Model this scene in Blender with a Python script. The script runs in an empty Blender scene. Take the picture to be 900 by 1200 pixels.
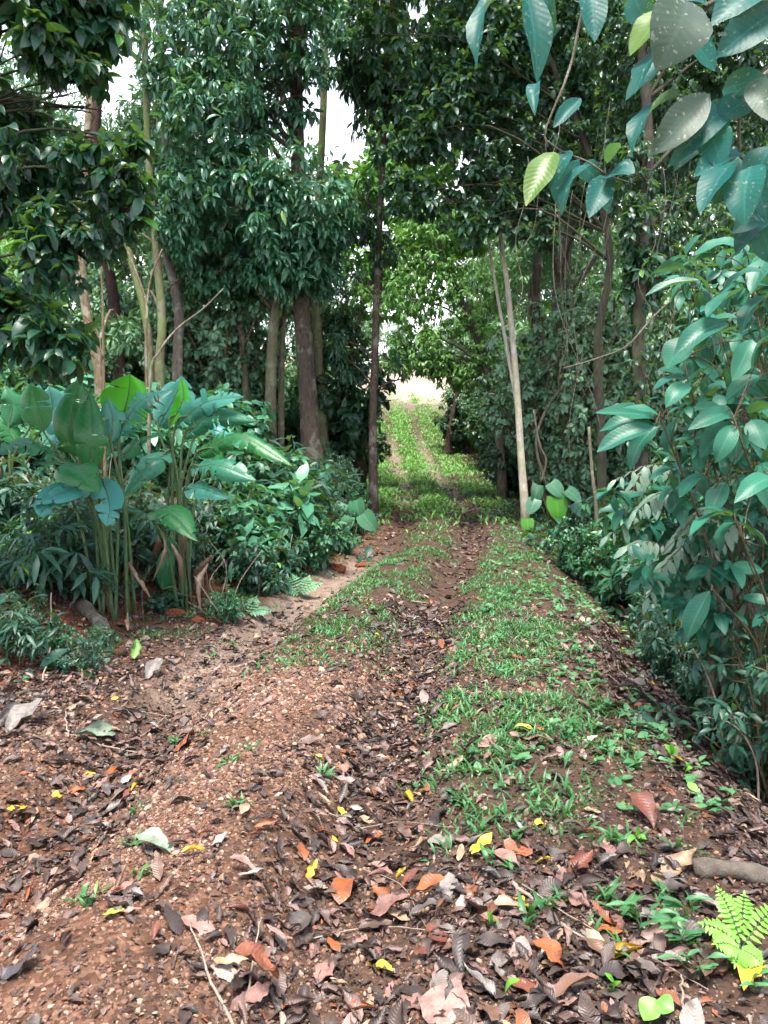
import bpy, math
import numpy as np
rng = np.random.default_rng(11)
SC = bpy.context.scene
COL = SC.collection
R = math.radians

# ------------------------------------------------------------------ camera model (planning helper)
CZ = 1.6
PITCH = math.atan(80/900)
FWD = np.array([0, math.cos(PITCH), -math.sin(PITCH)])
UPV = np.array([0, math.sin(PITCH), math.cos(PITCH)])
RGT = np.array([1.0, 0, 0])
CAM = np.array([0, 0, CZ])

def at(px, py, D):
    return CAM + D*(FWD + (px-450)/900*RGT - (py-600)/900*UPV)

# ------------------------------------------------------------------ noise
def _hash(ix, iy, iz):
    h = (ix*374761393 + iy*668265263 + iz*2147483647 + 1013904223) & 0xFFFFFFFF
    h = ((h ^ (h >> 13))*1274126177) & 0xFFFFFFFF
    h = (h ^ (h >> 16)) & 0xFFFFFF
    return h/float(0xFFFFFF)

def vnoise(P):
    P = np.asarray(P, float)
    i = np.floor(P).astype(np.int64); f = P-i
    f = f*f*(3-2*f)
    r = 0
    for dx in (0, 1):
        for dy in (0, 1):
            for dz in (0, 1):
                w = (f[..., 0] if dx else 1-f[..., 0])*(f[..., 1] if dy else 1-f[..., 1])*(f[..., 2] if dz else 1-f[..., 2])
                r = r + w*_hash(i[..., 0]+dx, i[..., 1]+dy, i[..., 2]+dz)
    return r

def fbm(P, octv=4):
    P = np.asarray(P, float); r = 0; a = 0.5; t = 0
    for k in range(octv):
        r = r+a*vnoise(P*(2**k)+17.3*k); t += a; a *= 0.5
    return r/t

def fbm2(x, y, s=1.0, octv=4, off=0.0):
    x = np.asarray(x, float); y = np.asarray(y, float)
    return fbm(np.stack([x*s, y*s, np.full_like(x, off)], -1), octv)

def sstep(a, b, x):
    t = np.clip((np.asarray(x, float)-a)/(b-a), 0, 1)
    return t*t*(3-2*t)

# ------------------------------------------------------------------ terrain
def pint(y, ks, vs):
    return np.interp(y, ks, vs)

def xc(y):
    y = np.asarray(y, float)
    r = 0
    for o in (-1.2, -.6, 0, .6, 1.2):
        r = r+pint(y+o, [-10, 0, 2, 4.4, 8, 12, 16, 24, 32, 36, 42, 55, 120],
                   [-1.1, -.95, -.8, -.63, -.15, .75, 1.15, 1.45, 1.25, 1.05, .9, .2, -4])
    return r/5

def height(x, y, fine=True):
    x = np.asarray(x, float); y = np.asarray(y, float)
    base = 0
    for o in (-4, -2, 0, 2, 4):
        base = base+pint(y+o, [-40, 0, 20, 27, 32, 36, 42, 55, 90, 400], [0, 0, 0, .15, .6, 1.4, 3.0, 5.9, 11, 22])
    base = base/5
    d = x-xc(y)
    near = 1-sstep(26, 40, y)
    rut = np.exp(-((np.abs(d)-.66)/.27)**4)
    hump = np.exp(-(d/.42)**2)
    z = base+near*(-.10*rut+.08*hump)
    # right embankment
    edge = pint(y, [-10, 3.3, 4.4, 8, 12, 16, 22], [2.1, 2.15, 2.05, 1.85, 1.35, 1.7, 2.2])
    edge = edge+.25*(fbm2(x*0+3, y, .9)-.5)
    drop = pint(y, [-10, 2, 8, 12, 16, 22, 30], [.8, 1.15, 1.35, 1.1, .55, .12, 0])
    z = z-drop*sstep(0, 2.1, d-edge)+.10*np.clip(d-edge-3, 0, 30)*near
    # left bank
    le = pint(y, [-10, 3, 5.1, 7.2, 10.7, 16, 24, 34], [2.6, 2.4, 2.05, 1.75, 1.25, 1.35, 1.6, 2.2])
    le = le+.3*(fbm2(x*0+9, y, .8)-.5)
    bh = pint(y, [-10, 2.5, 4.5, 7, 12, 16, 24, 34], [.02, .08, .30, .42, .75, .95, .8, .4])
    z = z+bh*sstep(0, .95, -d-le)+.07*np.clip(-d-le-.8, 0, 30)
    off = sstep(1.0, 3.5, np.abs(d))
    z = z+(.03+.22*off)*(fbm2(x, y, .55, 3, 2.0)-.5)*2*np.minimum(1, .4+off)
    if fine:
        z = z+.030*(fbm2(x, y, 3.2, 3, 5.0)-.5)*2+.012*(fbm2(x, y, 14, 3, 8.0)-.5)*2
    return z

def normal_at(x, y):
    e = .06
    nx = height(x-e, y)-height(x+e, y); ny = height(x, y-e)-height(x, y+e)
    n = np.stack([nx, ny, np.full_like(nx, 2*e)], -1)
    return n/np.linalg.norm(n, axis=-1, keepdims=True)

_TS = .5*1.012**np.arange(460)
def ground_at(px, py):
    d = FWD+(px-450)/900*RGT-(py-600)/900*UPV
    t = _TS
    for _ in range(2):
        q = CAM+d*t[:, None]; i = int(np.argmax(q[:, 2] < height(q[:, 0], q[:, 1])))
        if i == 0: return CAM+d*(60 if len(t) > 100 else t[0])
        t = np.linspace(t[i-1], t[i], 24)
    return CAM+d*t[12]

def on_ground(px, D):
    """a point on the ground at forward distance D under picture column px"""
    x = (px-450)/900*D
    return np.array([x, D, float(height(x, D))])

# ------------------------------------------------------------------ mesh accumulation
def nrm(v):
    v = np.asarray(v, float)
    return v/np.maximum(np.linalg.norm(v, axis=-1, keepdims=True), 1e-9)

class Geo:
    """collects vertices, quads and tris with a per-vertex vector (u, v, random)"""
    def __init__(s):
        s.V, s.Q, s.T, s.L, s.n = [], [], [], [], 0
    def add(s, V, Q=None, T=None, L=None):
        V = np.asarray(V, float).reshape(-1, 3)
        if L is None: L = np.zeros_like(V)
        s.V.append(V); s.L.append(np.asarray(L, float).reshape(-1, 3))
        if Q is not None and len(Q): s.Q.append(np.asarray(Q, np.int64).reshape(-1, 4)+s.n)
        if T is not None and len(T): s.T.append(np.asarray(T, np.int64).reshape(-1, 3)+s.n)
        s.n += len(V)
    def scatter(s, tpl, P, X, Y, Z, S, rnd):
        tv, tq, tt, tl = tpl
        n = len(P)
        if n == 0: return
        S = np.asarray(S, float).reshape(n, -1)
        if S.shape[1] == 1: S = np.repeat(S, 3, 1)
        V = (P[:, None, :]+tv[None, :, 0:1]*(X*S[:, 0:1])[:, None, :]+tv[None, :, 1:2]*(Y*S[:, 1:2])[:, None, :]
             + tv[None, :, 2:3]*(Z*S[:, 2:3])[:, None, :])
        m = len(tv); offs = (np.arange(n)*m)[:, None, None]
        L = np.empty((n, m, 3)); L[:, :, 0:2] = tl[None, :, 0:2]; L[:, :, 2] = np.asarray(rnd)[:, None]
        Q = (tq[None]+offs).reshape(-1, 4) if len(tq) else None
        T = (tt[None]+offs).reshape(-1, 3) if len(tt) else None
        s.add(V.reshape(-1, 3), Q, T, L.reshape(-1, 3))
    def tube(s, path, rad, seg=8, rnd=0.0, jit=0.0, cap=True):
        path = np.asarray(path, float); n = len(path)
        rad = np.broadcast_to(np.asarray(rad, float), (n,)) if np.ndim(rad) == 0 or len(np.atleast_1d(rad)) != n else np.asarray(rad, float)
        tan = nrm(np.gradient(path, axis=0))
        ref = np.array([0, 1.0, 0]) if abs(tan[0][1]) < .9 else np.array([1.0, 0, 0])
        N = []; a = nrm(np.cross(tan[0], ref))
        for i in range(n):
            a = nrm(a-np.dot(a, tan[i])*tan[i]); N.append(a)
        N = np.array(N); B = np.cross(tan, N)
        th = np.arange(seg)*2*math.pi/seg
        rr = rad[:, None]*np.ones(seg)[None]
        V = path[:, None, :]+rr[..., None]*(np.cos(th)[None, :, None]*N[:, None, :]+np.sin(th)[None, :, None]*B[:, None, :])
        if jit:
            k = (fbm(V*np.array([7, 7, 2.2]), 3)-.5)*2*jit
            V = path[:, None, :]+(V-path[:, None, :])*(1+k)[..., None]
        idx = np.arange(n*seg).reshape(n, seg)
        a0 = idx[:-1]; b0 = idx[1:]
        Q = np.stack([a0, np.roll(a0, -1, 1), np.roll(b0, -1, 1), b0], -1).reshape(-1, 4)
        L = np.empty((n, seg, 3)); L[..., 0] = th[None]/6.283; L[..., 1] = np.linspace(0, 1, n)[:, None]; L[..., 2] = rnd
        V = V.reshape(-1, 3); L = L.reshape(-1, 3); T = None
        if cap:
            V = np.vstack([V, path[:1], path[-1:]]); L = np.vstack([L, L[:1], L[-1:]])
            i0, i1 = n*seg, n*seg+1
            T = [[i0, idx[0][(k+1) % seg], idx[0][k]] for k in range(seg)]+[[i1, idx[-1][k], idx[-1][(k+1) % seg]] for k in range(seg)]
        s.add(V, Q, T, L)
    def mesh(s, name, mat, smooth=True):
        me = bpy.data.meshes.new(name)
        V = np.vstack(s.V) if s.V else np.zeros((0, 3)); L = np.vstack(s.L) if s.L else np.zeros((0, 3))
        Q = np.vstack(s.Q) if s.Q else np.zeros((0, 4), np.int64)
        T = np.vstack(s.T) if s.T else np.zeros((0, 3), np.int64)
        me.vertices.add(len(V)); me.vertices.foreach_set('co', V.astype(np.float32).ravel())
        nl = Q.size+T.size; me.loops.add(nl)
        me.loops.foreach_set('vertex_index', np.concatenate([Q.ravel(), T.ravel()]).astype(np.int32))
        npoly = len(Q)+len(T); me.polygons.add(npoly)
        st = np.concatenate([np.arange(len(Q))*4, len(Q)*4+np.arange(len(T))*3]).astype(np.int32)
        me.polygons.foreach_set('loop_start', st)
        me.polygons.foreach_set('use_smooth', np.full(npoly, smooth, bool))
        at_ = me.attributes.new('lf', 'FLOAT_VECTOR', 'POINT')
        at_.data.foreach_set('vector', L.astype(np.float32).ravel())
        me.update(calc_edges=True)
        me.materials.append(mat)
        return me
    def build(s, name, mat, parent=None, smooth=True, loc=None, origin=None):
        if origin is not None: s.V = [v-np.asarray(origin, float) for v in s.V]
        me = s.mesh(name, mat, smooth)
        return link(name, me, parent, loc)

def link(name, me, parent=None, loc=None):
    o = bpy.data.objects.new(name, me); COL.objects.link(o)
    if parent is not None: o.parent = parent
    if loc is not None: o.location = tuple(loc)
    return o

def tag(o, label=None, cat=None, group=None, kind=None):
    if label: o['label'] = label
    if cat: o['category'] = cat
    if group: o['group'] = group
    if kind: o['kind'] = kind
    return o

def thing(name, label, cat, loc=(0, 0, 0), group=None, rz=0.0, sc=1.0):
    o = bpy.data.objects.new(name, None); COL.objects.link(o)
    o.empty_display_size = .1
    o.location = tuple(float(c) for c in loc); o.rotation_euler = (0, 0, rz); o.scale = (sc, sc, sc)
    return tag(o, label, cat, group)

def copy_tree(root, loc, rz, sc, label, group=None):
    r = root.copy(); COL.objects.link(r)
    r.location = tuple(float(c) for c in loc); r.rotation_euler = (0, 0, rz); r.scale = (sc, sc, sc) if np.ndim(sc) == 0 else tuple(sc)
    r['label'] = label
    if group: r['group'] = group
    for ch in list(root.children):
        c = ch.copy(); COL.objects.link(c); c.parent = r
        for g in list(ch.children):
            q = g.copy(); COL.objects.link(q); q.parent = c
    return r

# ------------------------------------------------------------------ leaf templates: base at 0, along +Y, width X, upper face +Z
def leaf_tpl(rows=3, cols=1, w=.3, fold=.25, droop=.5, peak=.45, tip=1.0, wave=0.0, curl=0.0, twist=0.0, seed=0, base=.0, rag=0.0):
    """rows interior rows; cols half-columns each side of the midrib"""
    rg = np.random.default_rng(seed)
    V = []; L = []
    vs = np.linspace(0, 1, rows+2)
    # arc along the length
    ang = -droop*(vs-.15)
    py = np.concatenate([[0], np.cumsum(np.cos(ang[:-1])*np.diff(vs))])
    pz = np.concatenate([[0], np.cumsum(np.sin(ang[:-1])*np.diff(vs))])
    def prof(v):
        a = math.log(.5)/math.log(peak)
        return max(0, math.sin(math.pi*min(1, v**a)))**(.75 if v < peak else tip)
    ph = rg.uniform(0, 6.28, 4)
    for i in range(1, rows+1):
        v = vs[i]; hw = w*.5*prof(v); rl, rr_ = 1-rag*rg.uniform(0, 1)**2, 1-rag*rg.uniform(0, 1)**2
        tw = twist*(v-.3)
        for c in range(-cols, cols+1):
            u = c/cols
            if curl:
                k = curl*(.5+v); x = hw*math.sin(k*u)/k; z = hw*(1-math.cos(k*u))/k
            else:
                x = hw*u; z = 0
            if rag and abs(c) == cols: x *= rl if c < 0 else rr_
            z += fold*abs(x)
            if wave:
                z += wave*w*(.6*math.sin(9*v+ph[0])*u*u*(1 if c > 0 else -1)+.5*math.sin(14*v+ph[1]+2*u)*abs(u)+.5*math.sin(5*v+ph[2]))
                x *= 1+.5*wave*math.sin(17*v+ph[3]+c)
            xx = x*math.cos(tw)-z*math.sin(tw); zz = x*math.sin(tw)+z*math.cos(tw)
            a = ang[i]
            V.append([xx, py[i]-zz*math.sin(a), pz[i]+zz*math.cos(a)]); L.append([u, v, 0])
    W = 2*cols+1
    Q = []; T = []
    for i in range(rows-1):
        for c in range(W-1):
            a = i*W+c; Q.append([a, a+1, a+W+1, a+W])
    b = len(V); V.append([0, 0, 0]); L.append([0, 0, 0])
    t = len(V); V.append([0, py[-1], pz[-1]]); L.append([0, 1, 0])
    for c in range(W-1):
        T.append([b, c+1, c]); T.append([t, (rows-1)*W+c, (rows-1)*W+c+1])
    return (np.array(V, float), np.array(Q, np.int64).reshape(-1, 4), np.array(T, np.int64), np.array(L, float))

def merge_tpl(items):
    """items: (tpl, origin, X, Y, Z, scale)"""
    g = Geo()
    for tpl, o, X, Y, Z, s in items:
        g.scatter(tpl, np.array([o], float), np.array([X], float), np.array([Y], float), np.array([Z], float), [s], [0])
    V = np.vstack(g.V); L = np.vstack(g.L)
    Q = np.vstack(g.Q) if g.Q else np.zeros((0, 4), np.int64); T = np.vstack(g.T) if g.T else np.zeros((0, 3), np.int64)
    return V, Q, T, L

def frames(Y, up=None, roll=None):
    """X, Z for leaf directions Y, upper face towards up"""
    Y = nrm(Y)
    if up is None: up = np.array([0, 0, 1.0])
    up = np.broadcast_to(up, Y.shape)
    Z = up-np.sum(up*Y, -1, keepdims=True)*Y
    bad = np.linalg.norm(Z, axis=-1) < .15
    if bad.any():
        Z = Z.copy(); Z[bad] = np.cross(Y[bad], np.array([1.0, .2, 0]))
    Z = nrm(Z); X = np.cross(Y, Z)
    if roll is not None:
        c, s = np.cos(roll)[:, None], np.sin(roll)[:, None]
        X, Z = X*c+Z*s, Z*c-X*s
    return X, Y, Z

def rand_dirs(n):
    v = rng.normal(size=(n, 3)); return nrm(v)

LEAF_S = leaf_tpl(1, 1, .30, .35, .5)                       # far leaf
LEAF_M = leaf_tpl(2, 1, .30, .3, .9, peak=.42)              # lanceolate
LEAF_B = leaf_tpl(3, 1, .46, .28, .7, peak=.42, tip=.9)     # broad
LEAF_N = leaf_tpl(2, 1, .2, .3, .8, peak=.4)                # narrow
LEAF_BIG = leaf_tpl(7, 2, .44, .22, .75, peak=.45, tip=.85, wave=.05, seed=3)
LEAF_BIG2 = leaf_tpl(7, 2, .38, .3, 1.1, peak=.5, tip=.8, wave=.07, seed=5)
LEAF_ROUND = leaf_tpl(4, 1, .75, .2, .5, peak=.45, tip=.6)

def rosettes(g, P, Dr, K, tpl, length, droop=.35, spread=.85, var=.3, tone=None, size=None, roll=.35):
    """K leaves round each twig end P with twig direction Dr"""
    n = len(P)
    if n == 0: return
    P = np.repeat(P, K, 0); D = np.repeat(nrm(Dr), K, 0)
    A = nrm(np.cross(D, np.array([.31, .2, .93])+0*D)); B = np.cross(D, A)
    th = np.tile(np.arange(K)*2.4, n)+np.repeat(rng.uniform(0, 6.28, n), K)+rng.normal(0, .25, n*K)
    rad = A*np.cos(th)[:, None]+B*np.sin(th)[:, None]
    sp = spread*rng.uniform(.6, 1.25, (n*K, 1))
    Y = nrm(D*(1.15-sp)+rad*sp+np.array([0, 0, -1.0])*droop*rng.uniform(.4, 1.5, (n*K, 1)))
    up = np.array([0, 0, 1.0])+.35*rand_dirs(n*K)+.25*D
    X, Y, Z = frames(Y, up, rng.normal(0, roll, n*K))
    off = D*(length*.5*rng.uniform(-1, .15, (n*K, 1)))+rad*length*.06
    S = length*rng.uniform(1-var, 1+var, n*K)
    if size is not None: S = S*np.repeat(size, K)
    r0 = np.repeat(rng.uniform(0, 1, n), K)*.55+rng.uniform(0, 1, n*K)*.45
    if tone is not None: r0 = np.clip(.5*r0+.5*np.repeat(tone, K)+.0, 0, 1)
    r0 = np.where(rng.uniform(0, 1, n*K) < .012, .99, np.minimum(r0, .93))
    g.scatter(tpl, P+off, X, Y, Z, S, r0)

def crown_geo(g, lobes, ntw, K, tpl, length, droop=.4, thr=.42, freq=.8, inner=.5, down=.3, spread=.85):
    """lobes: list of (centre, (rx, ry, rz)); twigs fill an uneven shell of each lobe with holes"""
    C = np.array([l[0] for l in lobes], float); RR = np.array([np.broadcast_to(l[1], 3) for l in lobes], float)
    wt = (RR.prod(1))**.7; wt = wt/wt.sum()
    k = rng.choice(len(lobes), int(ntw*1.9), p=wt)
    d = rand_dirs(len(k))
    r = inner+(1-inner)*rng.uniform(0, 1, len(k))**.6
    r *= .78+.5*fbm(d*1.7+k[:, None]*3.1, 2)
    P = C[k]+d*RR[k]*r[:, None]
    keep = fbm(P*freq/max(length*5, .6)+2.2, 3) > thr
    P = P[keep][:ntw]; d = d[keep][:ntw]; k = k[keep][:ntw]
    tone = np.clip(rng.uniform(0, 1, len(lobes))[k]*.7+.5*fbm(P*.9+9.1, 2)-.1, 0, 1); size = rng.uniform(.72, 1.18, len(lobes))[k]*rng.uniform(.8, 1.15, len(P))
    Dr = nrm(d*.8+.55*rand_dirs(len(P))+np.array([0, 0, -down]))
    rosettes(g, P, Dr, K, tpl, length, droop, spread, tone=tone, size=size)
    return P

def curve(pts, n=12):
    """smooth Catmull-Rom through pts"""
    p = np.asarray(pts, float)
    if len(p) == 2: return p[0]+(p[1]-p[0])*np.linspace(0, 1, n)[:, None]
    q = np.vstack([2*p[0]-p[1], p, 2*p[-1]-p[-2]])
    out = []; m = len(p)-1
    for t in np.linspace(0, m-1e-6, n):
        i = int(t); f = t-i; a, b, c, d = q[i], q[i+1], q[i+2], q[i+3]
        out.append(.5*((2*b)+(-a+c)*f+(2*a-5*b+4*c-d)*f*f+(-a+3*b-3*c+d)*f**3))
    return np.array(out)
# ------------------------------------------------------------------ materials
class NT:
    def __init__(s, name):
        s.m = bpy.data.materials.new(name); s.m.use_nodes = True
        s.t = s.m.node_tree; s.t.nodes.clear()
        s.out = s.t.nodes.new('ShaderNodeOutputMaterial')
    def n(s, typ, **kw):
        nd = s.t.nodes.new('ShaderNode'+typ)
        for k, v in kw.items():
            if k.startswith('i_'):
                key = k[2:]; key = int(key) if key.isdigit() else key.replace('_', ' ')
                s.set(nd.inputs[key], v)
            else: setattr(nd, k, v)
        return nd
    def set(s, sock, v):
        if isinstance(v, bpy.types.NodeSocket): s.t.links.new(v, sock)
        elif isinstance(v, (tuple, list)) and len(v) == 3 and sock.type == 'RGBA': sock.default_value = (*v, 1)
        else: sock.default_value = v
    def math(s, op, a, b=0.0, c=None, clamp=False):
        nd = s.n('Math', operation=op, use_clamp=clamp); s.set(nd.inputs[0], a); s.set(nd.inputs[1], b)
        if c is not None: s.set(nd.inputs[2], c)
        return nd.outputs[0]
    def mix(s, f, a, b, mode='MIX'):
        nd = s.n('Mix', data_type='RGBA', blend_type=mode); s.set(nd.inputs[0], f); s.set(nd.inputs[6], a); s.set(nd.inputs[7], b)
        return nd.outputs[2]
    def noise(s, vec, scale, detail=3.0, rough=.55):
        nd = s.n('TexNoise'); nd.inputs['Scale'].default_value = scale; nd.inputs['Detail'].default_value = detail; nd.inputs['Roughness'].default_value = rough
        if vec is not None: s.t.links.new(vec, nd.inputs['Vector'])
        return nd.outputs['Fac']
    def ramp(s, f, stops, interp='LINEAR'):
        nd = s.n('ValToRGB'); nd.color_ramp.interpolation = interp
        e = nd.color_ramp.elements
        while len(e) < len(stops): e.new(.5)
        for i, (p, c) in enumerate(stops): e[i].position = p; e[i].color = (*c, 1) if len(c) == 3 else c
        s.set(nd.inputs[0], f); return nd.outputs[0]
    def bump(s, h, strength=.5, dist=.02):
        nd = s.n('Bump'); nd.inputs['Strength'].default_value = strength; nd.inputs['Distance'].default_value = dist
        s.set(nd.inputs['Height'], h); return nd.outputs[0]

def leaf_mat(name, ca, cb, cc=None, rough=.42, spec=.5, trans=.25, veins=0.0, tcol=None, mott=.35, blotch=0.0, coat=0.0):
    t = NT(name)
    a = t.n('Attribute', attribute_name='lf')
    sp = t.n('SeparateXYZ', i_0=a.outputs['Vector'])
    u, v, rnd = sp.outputs
    pos = t.n('NewGeometry').outputs['Position']
    stops = [(0, ca), (.8, cb)]
    if cc: stops += [(.95, cb), (1.0, cc)]
    col = t.ramp(rnd, stops)
    col = t.mix(t.math('MULTIPLY', t.noise(pos, 1.1, 2), mott), col, t.mix(.5, col, cb, 'MULTIPLY') if False else tuple(c*.55 for c in ca))
    if veins:
        au = t.math('ABSOLUTE', u)
        mid = t.math('LESS_THAN', au, .07)
        lat = t.math('SINE', t.math('MULTIPLY', t.math('SUBTRACT', v, t.math('MULTIPLY', au, .16)), 85.0))
        lat = t.math('MULTIPLY', t.math('GREATER_THAN', lat, .86), .45)
        vv = t.math('MAXIMUM', mid, lat)
        col = t.mix(t.math('MULTIPLY', vv, veins), col, tuple(min(.6, c*1.6+.05) for c in cb))
    if blotch:
        bn = t.noise(pos, 60, 3)
        col = t.mix(t.math('MULTIPLY', t.math('GREATER_THAN', bn, .64), blotch), col, (.32, .33, .27))
    p = t.n('BsdfPrincipled'); t.set(p.inputs['Base Color'], col)
    p.inputs['Roughness'].default_value = rough; p.inputs['Specular IOR Level'].default_value = spec
    if coat: p.inputs['Coat Weight'].default_value = coat; p.inputs['Coat Roughness'].default_value = .25
    if veins:
        t.set(p.inputs['Normal'], t.bump(t.math('SINE', t.math('MULTIPLY', t.math('SUBTRACT', v, t.math('MULTIPLY', t.math('ABSOLUTE', u), .16)), 85.0)), .06, .003))
    if trans:
        tr = t.n('BsdfTranslucent'); t.set(tr.inputs[0], t.mix(.75, col, tcol or (.16, .32, .03)))
        mx = t.n('MixShader'); mx.inputs[0].default_value = trans
        t.t.links.new(p.outputs[0], mx.inputs[1]); t.t.links.new(tr.outputs[0], mx.inputs[2]); sh = mx.outputs[0]
    else: sh = p.outputs[0]
    t.t.links.new(sh, t.out.inputs[0])
    return t.m

def bark_mat(name, ca, cb, lichen=(.35, .36, .3), la=.3, scale=1.0, rough=.85, moss=None, ma=0.0, bstr=.6):
    t = NT(name)
    tc = t.n('NewGeometry').outputs['Position']
    mp = t.n('Mapping'); mp.inputs['Scale'].default_value = (9*scale, 9*scale, 2.2*scale); t.t.links.new(tc, mp.inputs[0])
    f = t.noise(mp.outputs[0], 3.0, 5, .65)
    col = t.ramp(f, [(.3, ca), (.7, cb)])
    l = t.noise(tc, 3.3*scale, 5, .7)
    lf = t.math('MULTIPLY', t.math('SMOOTH_MIN', t.math('MULTIPLY', t.math('SUBTRACT', l, .53), 14.0, clamp=True), 1.0, .1), la, clamp=True)
    col = t.mix(lf, col, lichen)
    if moss:
        mo = t.noise(tc, 1.6*scale, 4, .6)
        col = t.mix(t.math('MULTIPLY', t.math('MULTIPLY', t.math('SUBTRACT', mo, .45), 7.0, clamp=True), ma, clamp=True), col, moss)
    p = t.n('BsdfPrincipled'); t.set(p.inputs['Base Color'], col); p.inputs['Roughness'].default_value = rough
    p.inputs['Specular IOR Level'].default_value = .25
    fine = t.noise(mp.outputs[0], 12.0, 5, .75)
    t.set(p.inputs['Normal'], t.bump(t.math('ADD', f, t.math('MULTIPLY', fine, .5)), bstr, .03))
    t.t.links.new(p.outputs[0], t.out.inputs[0])
    return t.m

M = {}
M['leaf_mid'] = leaf_mat('mango_leaf', (.022, .105, .062), (.080, .235, .135), (.20, .40, .06), rough=.38, spec=.6, trans=.2)
M['leaf_dark'] = leaf_mat('dark_canopy_leaf', (.012, .052, .034), (.042, .115, .064), (.14, .30, .04), rough=.40, spec=.45, trans=.25)
M['leaf_near'] = leaf_mat('near_tree_leaf', (.007, .045, .030), (.020, .085, .045), (.13, .40, .03), rough=.36, spec=.5, trans=.25, veins=.12)
M['leaf_light'] = leaf_mat('painted_sunlit_leaf', (.11, .30, .07), (.22, .46, .13), (.30, .50, .12), rough=.45, trans=.35)  # sunlight on the crowns is painted in as a lighter green
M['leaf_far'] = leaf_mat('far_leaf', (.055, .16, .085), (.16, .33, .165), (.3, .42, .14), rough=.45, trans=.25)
M['leaf_creeper'] = leaf_mat('creeper_leaf', (.09, .22, .13), (.24, .42, .26), (.3, .45, .15), rough=.45, trans=.25)  # lighter copy of the far leaf, with the light on the thicket painted in
M['leaf_shrub'] = leaf_mat('shrub_leaf', (.016, .09, .048), (.055, .20, .095), (.18, .40, .06), rough=.42, spec=.45, trans=.2)
M['leaf_shrub2'] = leaf_mat('pale_shrub_leaf', (.035, .16, .09), (.10, .31, .18), (.26, .44, .10), rough=.38, trans=.25)
M['leaf_under'] = leaf_mat('undergrowth_leaf', (.009, .045, .034), (.034, .115, .072), (.16, .34, .05), rough=.45, spec=.4, trans=.2)
M['leaf_right'] = leaf_mat('broad_shrub_leaf', (.008, .080, .062), (.028, .170, .105), (.10, .36, .04), rough=.42, spec=.35, trans=.22, veins=.30)
M['leaf_over'] = leaf_mat('overhanging_leaf', (.004, .058, .052), (.012, .135, .125), (.08, .24, .03), rough=.45, spec=.22, trans=.28, veins=.22, blotch=.4)  # blue sky sheen is put into the cyan base colour
M['leaf_pale'] = leaf_mat('dusty_pinnate_leaf', (.09, .17, .12), (.17, .27, .2), None, rough=.45, trans=.15, veins=.15)
M['banana'] = leaf_mat('banana_leaf', (.010, .125, .022), (.048, .25, .225), (.07, .28, .30), rough=.40, spec=.45, trans=.2, veins=.12)  # cyan end of the ramp paints in blue sky glints
M['banana_bright'] = leaf_mat('painted_backlit_banana_leaf', (.05, .36, .015), (.08, .44, .03), None, rough=.36, trans=.45, veins=.2, tcol=(.15, .6, .02))  # light through the blade is put into the brighter green
M['fern'] = leaf_mat('fern_leaf', (.12, .40, .03), (.19, .50, .06), None, rough=.5, trans=.3, veins=.2, tcol=(.2, .5, .04))
M['fern_dull'] = leaf_mat('fern_leaf_dull', (.08, .24, .13), (.14, .33, .18), None, rough=.5, trans=.25)
M['grass'] = leaf_mat('grass_blade', (.024, .115, .038), (.08, .25, .085), (.22, .30, .10), rough=.42, spec=.45, trans=.3)
M['grass_far'] = leaf_mat('clearing_grass_blade', (.14, .36, .08), (.22, .46, .14), (.36, .45, .2), rough=.55, trans=.3)  # brighter than the track grass, clearing sunlight put into the colour
M['herb'] = leaf_mat('herb_leaf', (.035, .15, .06), (.10, .27, .11), (.25, .45, .08), rough=.42, trans=.25)
M['seedling'] = leaf_mat('seedling_leaf', (.09, .33, .03), (.16, .43, .05), None, rough=.42, trans=.3)
M['stalk'] = bark_mat('green_stalk', (.05, .10, .04), (.10, .16, .07), la=.1)
M['stalk_dry'] = bark_mat('dry_stalk', (.06, .05, .03), (.13, .10, .06), la=.2)
M['bark_brown'] = bark_mat('brown_bark', (.035, .027, .021), (.10, .074, .056), la=.3, bstr=.8)
M['bark_pale'] = bark_mat('pale_bark', (.09, .08, .055), (.21, .18, .13), (.36, .35, .29), .5, moss=(.12, .15, .06), ma=.5)
M['bark_moss'] = bark_mat('mossy_bark', (.07, .065, .04), (.15, .135, .08), (.28, .28, .21), .4, moss=(.13, .18, .06), ma=.7)
M['bark_orange'] = bark_mat('orange_bark', (.085, .064, .042), (.20, .15, .09), (.34, .32, .26), .5)
M['bark_white'] = bark_mat('white_bark', (.26, .23, .18), (.46, .42, .34), (.55, .53, .46), .5, moss=(.3, .33, .16), ma=.35, bstr=.3)
M['bark_red'] = bark_mat('dark_red_bark', (.025, .014, .012), (.065, .034, .027), la=.1)
M['bark_grey'] = bark_mat('grey_bark', (.07, .06, .05), (.16, .135, .11), (.3, .3, .25), .5)
M['bark_dark'] = bark_mat('dark_bark', (.025, .022, .018), (.065, .055, .042), la=.06, moss=(.06, .08, .03), ma=.5)
M['vine'] = bark_mat('vine_bark', (.06, .055, .04), (.15, .135, .10), la=.3)
M['twig'] = bark_mat('dead_twig', (.22, .17, .13), (.42, .34, .27), (.5, .45, .38), .3, scale=3)
M['twig_dark'] = bark_mat('dark_dead_twig', (.07, .05, .04), (.15, .11, .085), la=.2, scale=3)

def litter_ramp():
    return [(0, (.020, .015, .014)), (.26, (.046, .031, .027)), (.47, (.090, .056, .046)), (.63, (.15, .095, .082)),
            (.76, (.24, .155, .14)), (.84, (.14, .125, .115)), (.905, (.30, .27, .24)), (.925, (.24, .075, .026)), (.955, (.36, .25, .16)), (.992, (.6, .42, .03))]

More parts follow.
